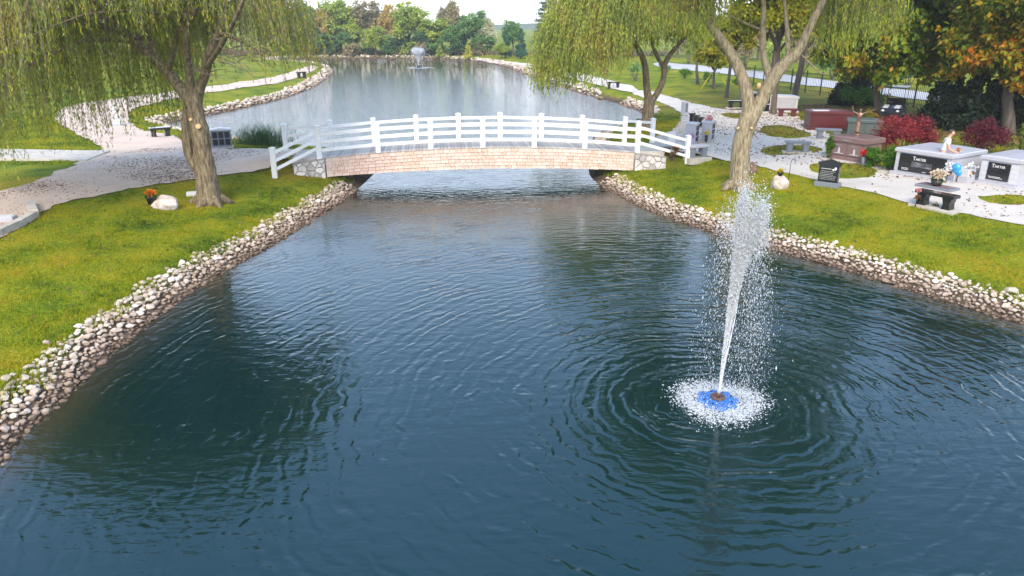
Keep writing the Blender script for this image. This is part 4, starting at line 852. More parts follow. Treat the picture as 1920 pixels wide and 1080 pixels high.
FT = [(575,101,-8,66,'far_green','tall green tree partly behind willow shoots'),(640,100,-14,80,'far_lime','tall yellow green tree beside an orange one'),(612,101,10,56,'far_orange','golden orange tree at the edge of the wood'),(690,100,-12,76,'far_brown','tall russet brown tree in the wood'),
 (733,100,2,58,'far_orange','orange pink tree behind the bright lime one'),(768,101,-6,84,'far_lime','broad bright lime tree in the middle of the wood'),(822,101,26,76,'far_lime','yellow green tree below the grey brown one'),(846,99,-6,56,'far_brown','grey brown tree top rising over the wood'),(890,101,10,72,'far_green','tall green tree at the right end of the wood'),
 (914,101,28,42,'far_cream','cream yellow tree at the right end of the wood'),(668,102,30,60,'far_lime','dull brown tree low in the wood'),(612,103,58,60,'far_green','fresh green low tree below the golden one'),(655,103,48,44,'far_green','dark green tree low in the wood'),(752,103,62,44,'far_dark','dark low tree below the broad lime one'),
 (800,103,50,66,'far_dark','dark green rounded tree low in the wood'),(850,103,44,64,'far_green','mid green rounded tree low in the wood'),(905,103,60,50,'far_green','dark low tree at the right end of the wood'),(580,103,50,50,'far_dark','dark tree low behind the willow shoots'),
 (962,104,30,48,'far_green','green tree behind the two blue green conifers'),(1062,103,20,70,'far_green','green tree behind the hanging willow curtain'),(1120,103,-10,90,'far_brown','brown tree far behind the willow curtain'),(1190,106,-10,90,'far_lime','lime tree far behind the willow curtain'),(1270,108,0,90,'far_green','green tree far behind the willow trunk'),
 (1350,111,20,90,'far_brown','brown autumn tree beyond the road'),(1420,113,30,90,'far_orange','rust orange tree beyond the road'),(1490,117,40,90,'far_brown','dull brown tree beyond the road bend'),(1560,124,30,100,'far_green','green tree beyond the road and fence'),(1640,126,10,110,'far_dark','dark tree beyond the road and cart'),(1740,130,0,120,'far_green','green tree beyond the road and yews'),(1840,136,0,120,'far_dark','dark tree beyond the road and thick trunk'),(1930,140,0,120,'far_green','green tree at the end of the road'),
 (520,102,-10,80,'far_lime','lime tree behind the left willow limbs'),(455,102,0,80,'far_green','green tree behind the left willow twigs'),(390,102,5,80,'far_brown','brown tree behind the left willow fork'),(320,102,0,84,'far_green','green tree behind the left willow bough'),(250,102,0,84,'far_lime','lime tree behind the left willow curtain'),(170,102,0,84,'far_orange','orange tree behind the left willow curtain'),(90,102,0,84,'far_green','green tree far behind the concrete walk'),(10,102,0,84,'far_brown','brown tree far behind the concrete walk')]
for i, (u, bv, tv, w, lm, lb_) in enumerate(FT): far_tree(lb_, u, bv, tv, w, lm, i % 5)
far_tree('young light green tree standing before the wood', 705, 105.5, 42, 48, 'far_lime', 1, 'young_tree', 'young trees by the far shore')
far_tree('thin brownish young tree near the far fountain', 795, 106, 72, 34, 'far_brown', 3, 'young_tree', 'young trees by the far shore')
far_tree('leaning yellow green young tree beside the conifers', 940, 110, 78, 36, 'far_lime', 4, 'young_tree', 'young trees by the far shore')
for u, bv, tv, w, lm, lb_ in [(948,108,54,25,'far_teal','narrow blue green conifer, left of a pair'),(976,110,52,29,'far_teal','broad blue green conifer, right of a pair'),(1013,121,64,28,'far_teal','blue green conifer standing nearer the path'),(878,112,76,17,'far_yellow','small golden yellow conifer by the far shore'),(825,109,80,17,'far_lime','small yellow green conifer by the far shore'),(636,103,84,16,'far_lime','small green conifer before the wood')]:
    cone_tree('conifer', lb_, (u, bv), tv, w, lm, .34, 420, 'tree', 'conifers by the far shore', .1, 60)
pb = G(1027, 101); t = thing('pine_tree', 'tall dark pine with open layered boughs beside the conifers', 'tree', pb); s = atY(1028, 60, pb.y).x - atY(1027, 60, pb.y).x; hp = atY(1027, -8, pb.y).z - pb.z; cl = []; mb = MB(); mb.tube([(0, 0, -.3), (0, 0, hp * .5), (0, 0, hp)], [.35, .25, .04], 8)
for k in range(34):
    f = .2 + .78 * k / 34; a = k * 2.4; ln = 36 * s * (1.05 - f) * random.uniform(.7, 1.1) + .5; e = (ln * math.cos(a), ln * math.sin(a), hp * f - .25); mb.tube([(0, 0, hp * f), e], [.07, .02], 5); cl += [((e[0] * g, e[1] * g, e[2] + .15), .75 * g + .15) for g in (.55, .8, 1)]
mb.build('trunk', M['barkd'], t); C, N = clump_points(cl, 120, .5, .4); put(bpy.data.objects.new('crown', leaf_mesh('crown', C, N + rng.normal(0, .6, C.shape), .38, .12, M['far_pine'])), t)
for k, (u, bv, tv, w, lm) in enumerate([(590,104,70,40,'far_green'),(628,104,76,34,'far_dark'),(660,104,80,40,'far_brown'),(692,103.5,74,36,'far_dark'),(728,104,72,44,'far_green'),(770,104,80,40,'far_lime'),(815,104,76,44,'far_green'),(860,104,74,44,'far_dark'),(900,104,78,40,'far_brown'),(545,104,66,44,'far_dark')]):
    b = G(u, bv); s_ = atY(u + 1, 100, b.y).x - atY(u, 100, b.y).x; w *= s_ / 2; h_ = (bv - tv) * s_; t = thing('wood_bush', ['fresh green bush', 'dark bush', 'brown bush', 'dark leafy bush', 'broad green bush', 'lime green bush', 'mid green bush', 'deep green bush', 'dull brown bush', 'shadowy bush'][k] + ' at the foot of the wood ' + ['below the golden tree', 'below the lime tree', 'left of the young tree', 'right of the young tree', 'below the orange pink tree', 'below the broad lime tree', 'below the yellow green tree', 'below the grey brown tree', 'below the cream tree', 'behind the willow shoots'][k], 'bush', b, 0, 'bushes at the foot of the wood')
    C, N = clump_points(crown_clumps(26, w, h_ * .55, h_ * .48, w * .25, w * .42), 60); put(bpy.data.objects.new('foliage', leaf_mesh('foliage', C, N + rng.normal(0, .6, C.shape), .5, .32, M[lm])), t); MB().tube([(0, 0, -.2), (0, 0, h_ * .5)], [.12, .05], 6).build('stem', M['barkd'], t)
# undergrowth along the wood's edge
cl = []
for u in np.arange(-20, 1250, 3.2):
    b = G(u, 102.5 + rng.normal(0, .6) + max(0, u - 900) * .006); cl.append(((b.x, b.y, b.z + rng.uniform(.2, .5)), rng.uniform(.6, 1.1)))
C, N = clump_points(cl, 42, .5, .8); put(bpy.data.objects.new('undergrowth', leaf_mesh('undergrowth', C, N + rng.normal(0, .6, C.shape), .42, .26, M['far_brown'])), label='low brown and green undergrowth along the edge of the wood', cat='undergrowth', kind='stuff')

# ------------------------------------------------------------------ boundary fence along the road
fp = [G(u, v) for u, v in [(1380,157),(1412,161),(1430,163.5),(1457,167),(1482,170.5),(1509,174),(1537,178),(1590,185),(1650,193),(1712,202),(1780,211),(1850,221),(1925,232)]]
fence = thing('iron_fence', 'black iron fence of thin pickets beside the road', 'fence', fp[0]); o0 = fp[0]; mb = MB()
for i, p in enumerate(fp):
    l_ = p - o0; MB().box(l_.x - .04, l_.x + .04, l_.y - .04, l_.y + .04, l_.z - .2, l_.z + 1.75, .005).build('fence_post', M['iron'], fence)
    if i + 1 < len(fp):
        d = fp[i + 1] - o0
        for h in (.25, 1.5): MB().tube([l_ + Vector((0, 0, h)), d + Vector((0, 0, h))], .02, 4).build('fence_rail', M['iron'], fence)
        k = int((d - l_).length / .16)
        for j in range(1, k): c = l_.lerp(d, j / k); mb.box(c.x - .007, c.x + .007, c.y - .007, c.y + .007, c.z + .1, c.z + 1.62)
mb.build('pickets', M['iron'], fence, kind='stuff')

# ------------------------------------------------------------------ memorials
def blossoms(parent, name, c, r, n, key, s=.05, flat=.8):
    C, N = clump_points([(c, r)], n / (r * r), .4, flat); C[:, 2] = np.maximum(C[:, 2], c[2] - r * .4)
    return put(bpy.data.objects.new(name, leaf_mesh(name, C, N + rng.normal(0, .35, C.shape), s, s * .85, M[key])), parent)
def text(parent, s, size, loc, rot=(math.pi / 2, 0, 0), name='lettering', m='ink'):
    cu = bpy.data.curves.new(name, 'FONT'); cu.body = s; cu.size = size; cu.align_x = 'LEFT'; cu.extrude = .002; cu.resolution_u = 3
    tmp = bpy.data.objects.new(name, cu); COL.objects.link(tmp); bpy.context.view_layer.update()
    me = bpy.data.meshes.new_from_object(tmp.evaluated_get(bpy.context.evaluated_depsgraph_get())); bpy.data.objects.remove(tmp); me.materials.clear(); me.materials.append(M[m])
    o = bpy.data.objects.new(name, me); o.location = loc; o.rotation_euler = rot; return put(o, parent)
def inscription(parent, x0, x1, z0, z1, rows, y, m='ink', fill=.8):
    mb = MB(); hgt = (z1 - z0) / rows
    for r in range(rows):
        z = z1 - (r + .5) * hgt; x = x0 + random.uniform(0, .04); xe = x1 - random.uniform(0, (x1 - x0) * .25)
        while x < xe:
            w = random.uniform(.015, .05); mb.box(x, min(x + w, xe), y - .002, y + .001, z - hgt * .2, z + hgt * .2); x += w + .012
    return mb.build('inscription', M[m], parent, kind='stuff')
def tomb(name, label, px, w, d, h, rz, stone, panels, cap=.14, over=.05, group='tombs of the memorial garden', base_h=.1):
    """front at -Y; px is the middle of the front edge"""
    b = G(*px); f = Vector((math.sin(rz), -math.cos(rz), 0)); t = thing(name, label, 'tomb', b - f * (d / 2), rz, group)
    MB().box(-w/2 - .1, w/2 + .1, -d/2 - .1, d/2 + .1, -.25, base_h, .01).build('plinth', M[stone], t)
    MB().box(-w/2, w/2, -d/2, d/2, base_h, h - cap, .008).build('body', M[stone], t)
    MB().hull([(sx * (w/2 + over), sy * (d/2 + over), z) for sx in (-1, 1) for sy in (-1, 1) for z in (h - cap + .002, h - .03)] + [(sx * (w/2 + over - .04), sy * (d/2 + over - .04), h) for sx in (-1, 1) for sy in (-1, 1)] + [(0, sy * (d/2 + over - .06), h + .03) for sy in (-1, 1)]).build('roof_slab', M[stone], t)
    out = []
    for (x0, x1, z0, z1, m) in panels: out.append(MB().box(x0, x1, -d/2 - .025, -d/2 + .01, z0, z1, .004).build('front_panel', M[m], t))
    return t, out
RZ = R(-58)
t, p = tomb('double_tomb', 'large grey granite tomb with one wide black engraved panel', (1724, 333), 2.05, 2.2, .98, RZ, 'granite', [(-.86, .86, .16, .80, 'black')])
text(p[0], 'T', .19, (-.36, -1.128, .60)); text(p[0], 'ARTER', .13, (-.25, -1.128, .60)); inscription(p[0], -.75, -.4, .2, .3, 2, -1.127, 'ink'); inscription(p[0], .05, .2, .19, .24, 1, -1.127)
MB().box(-.38, .38, -1.1275, -1.124, .36, .54).build('etched_scene', mat('etched_landscape', [(.02,.021,.024),(.07,.075,.08),(.30,.31,.33)], 3, .5, stretch=(1, 1, 3)), p[0]); MB().ell((.62, -1.128, .38), (.07, .004, .07), 12, 8).build('emblem', M['fl_whitef'], p[0])
t, p = tomb('single_tomb', 'smaller grey granite tomb with a square black engraved panel', (1866, 348.5), 1.22, 2.2, 1.0, RZ, 'granite', [(-.36, .36, .2, .80, 'black')])
text(p[0], 'T', .17, (-.24, -1.128, .63)); text(p[0], 'ARTER', .115, (-.14, -1.128, .63)); inscription(p[0], -.3, .2, .25, .33, 2, -1.127)
for k in range(4):
    for sx in (-1, 1): MB().box(sx * .49 - .11, sx * .49 + .11, -1.108, -1.09, .14 + k * .17, .30 + k * .17, .004).build('front_block', M['granite_l'], t)
t, p = tomb('brown_tomb', 'mauve brown granite tomb with two engraved front panels', (1585, 301), 1.5, 1.2, .94, R(-58), 'brown', [(-.66, -.03, .2, .68, 'brown'), (.03, .66, .2, .68, 'brown')], .2, .07, base_h=.16)
for i, pp in enumerate(p):
    cx = (-.345, .345)[i]; inscription(pp, cx - .18, cx + .18, .56, .63, 1, -.627, 'dimink')
    MB().box(cx - .2, cx + .2, -.629, -.623, .25, .275).prism([(cx - .05, .275), (cx + .05, .275), (cx + .045, .44), (cx, .52), (cx - .045, .44)], 'y', -.629, -.623).build('engraved_church', M['granite_l'], pp)
inscription(t, -.25, .25, .79, .86, 1, -.674, 'dimink')
tl, p = tomb('red_tomb', 'long polished dark red granite tomb behind the grey bench', (1556, 243), 2.1, 1.3, .92, R(-8), 'red', [(-.92, .92, .2, .70, 'red')], .14)
MB().box(-.95, -.1, -.5, -.25, .925, .985, .01).build('white_slab', M['granite_l'], tl)
tomb('pale_tomb', 'pale grey granite tomb with white lid beside the dark trunk', (1467, 211), 1.75, 1.2, 1.0, R(-6), 'granite_l', [(-.75, .75, .15, .78, 'granite')], .14)
tomb('green_tomb', 'dull green granite tomb behind the bronze statue', (1618, 256), 1.5, 1.0, .8, R(-20), 'green_st', [(-.6, -.05, .15, .6, 'green_st'), (.05, .6, .15, .6, 'green_st')], .14)
# benches
def bench(label, px, w, rz, top='black', leg='black', pad=True, h=.46, d=.38, group='stone benches'):
    b = G(*px); t = thing('stone_bench', label, 'bench', b, rz, group); z = .06 if pad else 0
    MB().box(-w/2, w/2, -d/2, d/2, z + h - .1, z + h, .012).build('seat', M[top], t)
    for sx in (-1, 1):
        x = sx * w * .32; MB().prism([(x - .13, z), (x + .13, z), (x + .10, z + .18), (x + .15, z + h - .1), (x - .15, z + h - .1), (x - .10, z + .18)], 'y', -d * .38, d * .38).build('leg', M[leg], t)
    if pad: MB().box(-w/2 - .08, w/2 + .12, -d/2 - .1, d/2 + .1, -.2, z, .008).build('pad', M['concrete'], t)
    return t
bench('black granite bench on a pale pad between lawn and white gravel', (1752, 391), 1.25, R(-64 + 4))
bench('black granite bench with white top beside the grey columbarium', (302, 258), 1.0, R(35), 'black', 'black'); 
bench('grey granite bench with curved legs on a small grass island', (1494, 287), 1.05, R(-10), 'granite_d', 'granite_d')
bench('slate grey bench before the long red tomb', (1551, 262), 1.15, R(-12), 'granite_d', 'granite_d')
bench('dark reddish bench before the pale grey tomb', (1475, 220), 1.15, R(-6), 'red', 'red'); bench('dark bench beside the black niche wall on the far path', (1380, 203), 1.2, R(0), 'black', 'black')
bench('grey granite bench beside the end post of the bridge rail', (1306, 297), .95, R(25), 'granite', 'granite_d', h=.5)
bench('dark bench on the left shore path far from the bridge', (566, 147), 1.3, R(60), 'black', 'black', False, .7); bench('dark bench on the path under the hanging curtain', (1150, 166), 1.3, R(-20), 'black', 'black', False, .6)
sl = [o for o in COL.objects if o.get('label', '').startswith('black granite bench with white')][0]
MB().box(-.5, .5, -.19, .19, .522, .535).build('white_top', M['granite_l'], sl)
# black headstone
b = G(1551, 350); t = thing('headstone', 'black upright headstone with white engraved lines at the lawn edge', 'headstone', b, R(-38), 'headstones')
MB().box(-.42, .42, -.2, .2, -.15, .17, .015).build('base', M['granite_d'], t)
st = MB().prism([(-.33, .17), (.33, .17), (.34, .72), (.40, .84), (0, .96), (-.40, .84), (-.34, .72)], 'y', -.1, .1).build('stone', M['black'], t)
inscription(st, -.27, .12, .62, .66, 1, -.1, 'ink'); inscription(st, -.29, .27, .24, .58, 6, -.1, 'dimink')
MB().ell((.22, -.1, .66), (.04, .004, .055), 10, 6).ell((.15, -.1, .62), (.035, .004, .03), 10, 6).build('emblem', M['ink'], st)
# columbaria
def columbarium(label, px, w, d, h, rz, stone, cols, rows, gable=.06, group='columbaria'):
    b = G(*px); t = thing('columbarium', label, 'columbarium', b, rz, group)
    MB().box(-w/2 - .06, w/2 + .06, -d/2 - .06, d/2 + .06, -.2, .08, .01).build('plinth', M['concrete'], t); body = MB().box(-w/2, w/2, -d/2, d/2, .08, h, .008).build('body', M[stone], t)
    MB().prism([(-w/2 - .03, h + .002), (w/2 + .03, h + .002), (w/2 + .03, h + .05), (0, h + .05 + gable), (-w/2 - .03, h + .05)], 'y', -d/2 - .03, d/2 + .03).build('roof_slab', M['granite_l'], t)
    pw_, ph = (w - .08) / cols, (h - .18) / rows
    for i in range(cols):
        for j in range(rows):
            x, z = -w/2 + .04 + (i + .5) * pw_, .14 + (j + .5) * ph; MB().box(x - pw_/2 + .025, x + pw_/2 - .025, -d/2 - .018, -d/2 + .005, z - ph/2 + .025, z + ph/2 - .025, .003).build('niche_door', M['black'], body)
    return t
columbarium('slate grey columbarium with six black niche doors near the reeds', (417, 277), .88, .5, .82, R(22), 'granite_d', 3, 2)
t = columbarium('grey columbarium with pink flowers behind the end post', (1296, 270), .62, .5, .95, R(62), 'granite', 2, 3); blossoms(t, 'bouquet', (-.42, -.12, .45), .13, 70, 'fl_magenta')
t = columbarium('grey columbarium with flowers on its roof and yellow bouquet', (1326, 266), .62, .5, .95, R(62), 'granite', 2, 3); blossoms(t, 'roof_flowers', (0, 0, 1.14), .26, 150, 'fl_pink', .07, .6); blossoms(t, 'yellow_bouquet', (-.46, -.05, .5), .15, 70, 'fl_yellow', .06); MB().lathe([(.05, .08), (.08, .38), (.07, .38)], 10, -.46, -.05).build('vase', M['pot'], t)
columbarium('black niche wall beside the dark bench', (1408, 203), .8, .4, 1.0, R(-10), 'granite_d', 2, 2); columbarium('pale columbarium half hidden by the forked willow', (1432, 213), .5, .5, 1.1, R(10), 'granite_l', 1, 2)
b = G(1283, 216); t = thing('stele', 'slim pale grey stele at the bend of the gravel path', 'stele', b, R(40)); MB().box(-.2, .2, -.14, .14, -.1, .86, .01).build('stone', M['granite_l'], t); MB().box(-.11, .11, -.155, -.135, .2, .75, .004).build('panel', M['granite_d'], t)
for k, px in enumerate([(1297, 231), (1305, 235), (1313, 239)]):
    b = G(*px); t = thing('pedestal', ['black pedestal stone next to the slim stele', 'black pedestal stone between two alike', 'black pedestal stone next to the flowered columbarium'][k], 'memorial', b, R(50), 'row of black pedestals')
    MB().box(-.2, .2, -.16, .16, -.1, .08, .008).build('base', M['granite_d'], t); MB().hull([(sx * a_, sy * a_ * .8, z) for a_, z in ((.13, .08), (.10, .3), (.13, .5)) for sx in (-1, 1) for sy in (-1, 1)]).build('stone', M['black'], t); MB().box(-.18, .18, -.14, .14, .5, .57, .012).build('top', M['black'], t)
b = G(1250, 276); t = thing('ledger_stone', 'slate ledger slab with small upright stone behind the bridge rail', 'memorial', b, R(20)); MB().box(-.8, .8, -.5, .5, -.1, .14, .01).build('slab', M['granite_d'], t); MB().box(.15, .5, .1, .3, .14, .62, .012).build('upright', M['granite_l'], t)
def potted(name, label, loc, rz, key, r, pot=True, n=160, s=.045, group=None):
    t = thing(name, label, 'flowers', loc, rz, group)
    if pot: MB().lathe([(r * .45, 0), (r * .7, r * 1.0), (r * .76, r * 1.0), (r * .76, r * 1.15), (r * .66, r * 1.15)], 14).build('pot', M['pot'], t)
    z = r * 1.35 if pot else r * .7; blossoms(t, 'leaves', (0, 0, z - r * .12), r * .85, n, 'fl_green', s * 1.2, .7); blossoms(t, 'blossoms', (0, 0, z + r * .28), r * .85, n, key, s, .7); return t
potted('flowers', 'orange silk flowers on the ground behind the bridge rail', G(1267, 286), 0, 'fl_orange', .2, False)
for px, lb in [((1561, 295), 'red bouquet in a vase at the left end of the brown tomb'), ((1617, 312), 'red bouquet in a vase at the right end of the brown tomb')]:
    t = thing('flower_vase', lb, 'flowers', G(*px), 0, 'red bouquets of the brown tomb'); MB().lathe([(.07, 0), (.06, .12), (.09, .38), (.07, .38)], 12).build('vase', M['granite_d'], t); blossoms(t, 'blossoms', (0, 0, .55), .19, 130, 'fl_redf', .07); blossoms(t, 'leaves', (0, 0, .42), .12, 40, 'fl_green', .06)
b = G(1757, 353); t = thing('flat_marker', 'flat dark granite marker on white gravel under a flower basket', 'memorial', b, R(-60)); MB().box(-.62, .62, -.3, .3, -.1, .09, .015).build('slab', M['granite_d'], t); MB().box(-.55, .55, -.25, .25, .088, .1).build('plaque', M['brown'], t)
t = thing('flower_basket', 'large cream and pink silk arrangement on the flat dark marker', 'flowers', (b.x - .05, b.y, b.z + .1), 0); MB().lathe([(.14, 0), (.2, .2), (.17, .2)], 14).build('pot', M['pot'], t); blossoms(t, 'leaves', (0, 0, .26), .28, 90, 'fl_green', .08, .7); blossoms(t, 'blossoms', (0, 0, .38), .30, 190, 'fl_cream', .085, .65); blossoms(t, 'white_blossoms', (.18, 0, .46), .2, 50, 'fl_whitef', .07)
b = G(1716, 389); t = thing('flower_stand', 'thin wire stand of faded pink flowers beside the black granite bench', 'flowers', b); MB().tube([(0, 0, -.05), (0, 0, .5)], .012, 6).build('stake', M['iron'], t); blossoms(t, 'blossoms', (0, 0, .55), .1, 50, 'fl_pink', .06); blossoms(t, 'leaves', (.03, 0, .32), .11, 60, 'litter', .07)
potted('flowers', 'small green plant between the legs of the black granite bench', G(1753, 389), 0, 'fl_cream', .12, False, 60)
# between the two tombs: low cross wall, foil balloon and sprays
b = G(1800, 341); t = thing('niche_block', 'low pale granite block between the two grey tombs', 'memorial', b, RZ); MB().box(-.35, .35, -.25, .25, -.1, .22, .008).build('lower_block', M['granite'], t); MB().box(-.34, .34, -.24, .24, .225, .5, .008).build('upper_block', M['granite_l'], t); MB().box(-.012, .012, -.262, -.245, .02, .62).build('rod', M['iron'], t)
b = G(1787, 345); t = thing('foil_balloon', 'shiny blue foil balloon on a stick before the two grey tombs', 'balloon', b, R(-40)); MB().tube([(0, 0, -.05), (0, 0, .45)], .008, 5).build('stick', M['ink'], t); MB().ell((0, 0, .55), (.15, .08, .17), 14, 10).build('balloon', M['balloon'], t); MB().ell((.10, -.02, .40), (.10, .05, .11), 12, 8).build('balloon', M['balloon'], t)
for px, lb in [((1815, 344), 'white lily spray on a wire beside the smaller grey tomb'), ((1773, 343), 'white lily spray on a wire at the corner of the large tomb')]:
    t = thing('flower_stand', lb, 'flowers', G(*px), 0, 'white flower sprays'); MB().tube([(0, 0, -.05), (.02, 0, .45)], .01, 5).build('stake', M['iron'], t); blossoms(t, 'blossoms', (.02, 0, .6), .17, 34, 'fl_whitef', .11); blossoms(t, 'leaves', (0, 0, .35), .16, 46, 'litter', .1)
# boulders
def boulder(label, px, r, m, rz=0):
    bm = bmesh.new(); bmesh.ops.create_icosphere(bm, subdivisions=3, radius=1); sd = random.uniform(0, 50)
    from mathutils import noise as mn
    for v in bm.verts:
        p = v.co.copy(); k = 1 + .22 * mn.noise(p * 1.3 + Vector((sd, 0, 0))) + .09 * mn.noise(p * 3.5 + Vector((0, sd, 0))); v.co = Vector((p.x * r[0], p.y * r[1], max(p.z, -.6) * r[2])) * k
    me = bpy.data.meshes.new('boulder'); bm.to_mesh(me); bm.free(); me.materials.append(M[m]); o = bpy.data.objects.new('boulder', me); b = G(*px); o.location = b + Vector((0, 0, r[2] * .5)); o.rotation_euler = (0, 0, rz); return put(o, None, label, 'boulder', 'boulders on the lawns'), b
o, b = boulder('pale boulder under the orange flower pot', (310, 391), (.42, .3, .28), 'rock', -.1)
t = potted('flower_pot', 'orange mums in a dark pot leaning on the pale boulder', (b.x - .34, b.y - .12, b.z + .16), 0, 'fl_orange', .22, True, 380, .05)
o, b = boulder('pale tan boulder with yellow flowers on top', (1460, 352), (.30, .24, .30), 'rock'); potted('flower_pot', 'yellow green flowers in a dark pot on the tan boulder', (b.x, b.y, b.z + .40), 0, 'fl_yellow', .14, True, 120)
t = thing('plant_hook', 'thin black shepherd hook beside the tan boulder', 'hook', (b.x + .32, b.y, b.z)); MB().tube([(0, 0, -.1), (0, 0, .9), (.03, 0, 1.0), (.09, 0, 1.03), (.14, 0, .98), (.14, 0, .9)], .01, 6).build('rod', M['iron'], t)
boulder('brown boulder behind the pale willow trunk', (1409, 324), (.22, .2, .28), 'rockb')
# left side: small white marker, kerb stones, pale statue
b = G(362, 367); t = thing('grave_marker', 'small white marble marker beside the split willow trunk', 'memorial', b, R(20)); MB().box(-.2, .2, -.12, .12, -.05, .14, .012).build('stone', M['marble'], t); MB().box(.2, .26, -.08, .08, 0, .2, .01).build('end_block', M['black'], t)
k0 = [G(u, v) for u, v in [(-30, 453), (0, 441), (36, 425), (66, 408)]]
kerb = thing('stone_border', 'low pale stone border where gravel meets the lawn', 'border', k0[0])
for a_, b_ in zip(k0[:-1], k0[1:]):
    d = (b_ - a_); n_ = Vector((-d.y, d.x, 0)).normalized() * .11; e = d.normalized() * .015; pts = [a_ + e + s_ * n_ - k0[0] for s_ in (-1, 1)] + [b_ - e + s_ * n_ - k0[0] for s_ in (-1, 1)]
    MB().hull([(p.x, p.y, p.z + z) for p in pts for z in (-.15, .2)]).build('border_stone', M['concrete'], kerb)
d = G(66, 408) - k0[0]; e = G(58, 388) - k0[0]
MB().hull([(p.x + sx * .14, p.y, p.z + z) for p, sx in ((d, -1), (d, 1), (e, -1), (e, 1)) for z in (-.1, .24)]).build('border_stone', M['concrete'], kerb)
b = G(8, 415); t = thing('flat_marker', 'flat grey slab on the gravel inside the stone border', 'memorial', b, R(15)); MB().box(-.45, .3, -.2, .2, -.1, .16, .012).build('slab', M['granite'], t); MB().box(-.4, .25, -.15, .15, .158, .168).build('plaque', M['granite_l'], t)

# ------------------------------------------------------------------ figures
def skinned(name, J, E_, m, parent, root, sub=2):
    me = bpy.data.meshes.new(name); ks = list(J); me.from_pydata([J[k][:3] for k in ks], [(ks.index(a), ks.index(b)) for a, b in E_], []); o = bpy.data.objects.new(name, me); COL.objects.link(o)
    md = o.modifiers.new('skin', 'SKIN'); md.use_smooth_shade = True; sv = me.skin_vertices[0].data if me.skin_vertices else None
    if sv is None:
        bpy.context.view_layer.objects.active = o; o.select_set(True); bpy.ops.mesh.customdata_skin_add(); sv = me.skin_vertices[0].data; o.select_set(False)
    for i, k in enumerate(ks): r = J[k][3]; sv[i].radius = (r, r) if not hasattr(r, '__len__') else r; sv[i].use_root = (k == root)
    s2 = o.modifiers.new('sub', 'SUBSURF'); s2.levels = sub; s2.render_levels = sub
    bpy.context.view_layer.update(); m2 = bpy.data.meshes.new_from_object(o.evaluated_get(bpy.context.evaluated_depsgraph_get())); bpy.data.objects.remove(o); bpy.data.meshes.remove(me)
    m2.materials.clear(); m2.materials.append(m); m2.polygons.foreach_set('use_smooth', [True] * len(m2.polygons)); return put(bpy.data.objects.new(name, m2), parent)
def hand(J, E_, w, pre, p, d, side, curl=.5):
    """palm and five fingers at wrist w; d = pointing direction, side = across the palm to the little finger"""
    p, d, s = Vector(p), Vector(d).normalized(), Vector(side).normalized(); n = d.cross(s).normalized()
    J[pre + 'palm'] = (*(p + d * .06), (.024, .038)); E_.append((w, pre + 'palm'))
    for i, (off, ln) in enumerate(((-.03, .068), (-.01, .08), (.011, .075), (.03, .058))):
        a = p + d * .095 + s * off; b = a + (d * math.cos(curl) + n * math.sin(curl)) * ln * .5; c = b + (d * math.cos(curl * 2.2) + n * math.sin(curl * 2.2)) * ln * .5
        for q_, r_, z_ in ((a, .0095, 'a'), (b, .009, 'b'), (c, .007, 'c')): J[f'{pre}f{i}{z_}'] = (*q_, r_)
        E_ += [(pre + 'palm', f'{pre}f{i}a'), (f'{pre}f{i}a', f'{pre}f{i}b'), (f'{pre}f{i}b', f'{pre}f{i}c')]
    a = p + d * .035 - s * .042 + n * .01; b = a + (d * .7 - s * .4 + n * .5).normalized() * .035; J[pre + 'ta'] = (*a, .011); J[pre + 'tb'] = (*b, .009); E_ += [(w, pre + 'ta'), (pre + 'ta', pre + 'tb')]
ph_ = at(1778, 241, 2.72); pgz = hz(ph_[0], ph_[1])
person = thing('person', 'person in white t-shirt bending over an item behind the large grey tomb', 'person', (ph_[0], ph_[1], pgz), R(72))
# local front is -Y; slightly bent forward, forearms reaching down in front
J = {'pel': (0, .02, .95, (.13, .10)), 'bel': (0, 0, 1.10, (.14, .10)), 'chest': (0, -.05, 1.30, (.15, .105)), 'nb': (0, -.08, 1.47, .07), 'neck': (0, -.10, 1.54, .052), 'jaw': (0, -.145, 1.60, .062), 'mid': (0, -.145, 1.67, (.078, .092)), 'crown': (0, -.135, 1.735, .06), 'nose': (0, -.245, 1.635, .014)}
E_ = [('pel', 'bel'), ('bel', 'chest'), ('chest', 'nb'), ('nb', 'neck'), ('neck', 'jaw'), ('jaw', 'mid'), ('mid', 'crown'), ('mid', 'nose')]
for s_, k in ((-1, 'l'), (1, 'r')):
    J[k + 'ear'] = (s_ * .085, -.13, 1.66, .017); E_.append(('mid', k + 'ear'))
    J[k + 'sh'] = (s_ * .18, -.06, 1.42, .062); J[k + 'el'] = (s_ * .22, -.08, 1.14, .045); J[k + 'fa'] = (s_ * .19, -.2, 1.06, .042); J[k + 'wr'] = (s_ * .12, -.36, 1.0, .028); E_ += [('chest', k + 'sh'), (k + 'sh', k + 'el'), (k + 'el', k + 'fa'), (k + 'fa', k + 'wr')]
    hand(J, E_, k + 'wr', k, J[k + 'wr'][:3], (-s_ * .35, -.9, -.25), (0, .3, -1), .55)
    J[k + 'hip'] = (s_ * .09, .03, .9, .09); J[k + 'kn'] = (s_ * .11, -.01, .49, .06); J[k + 'ca'] = (s_ * .11, .03, .33, .055); J[k + 'an'] = (s_ * .11, .04, .08, .04); J[k + 'toe'] = (s_ * .13, -.13, .035, .036); E_ += [('pel', k + 'hip'), (k + 'hip', k + 'kn'), (k + 'kn', k + 'ca'), (k + 'ca', k + 'an'), (k + 'an', k + 'toe')]
skinned('body', J, E_, M['skin'], person, 'pel')
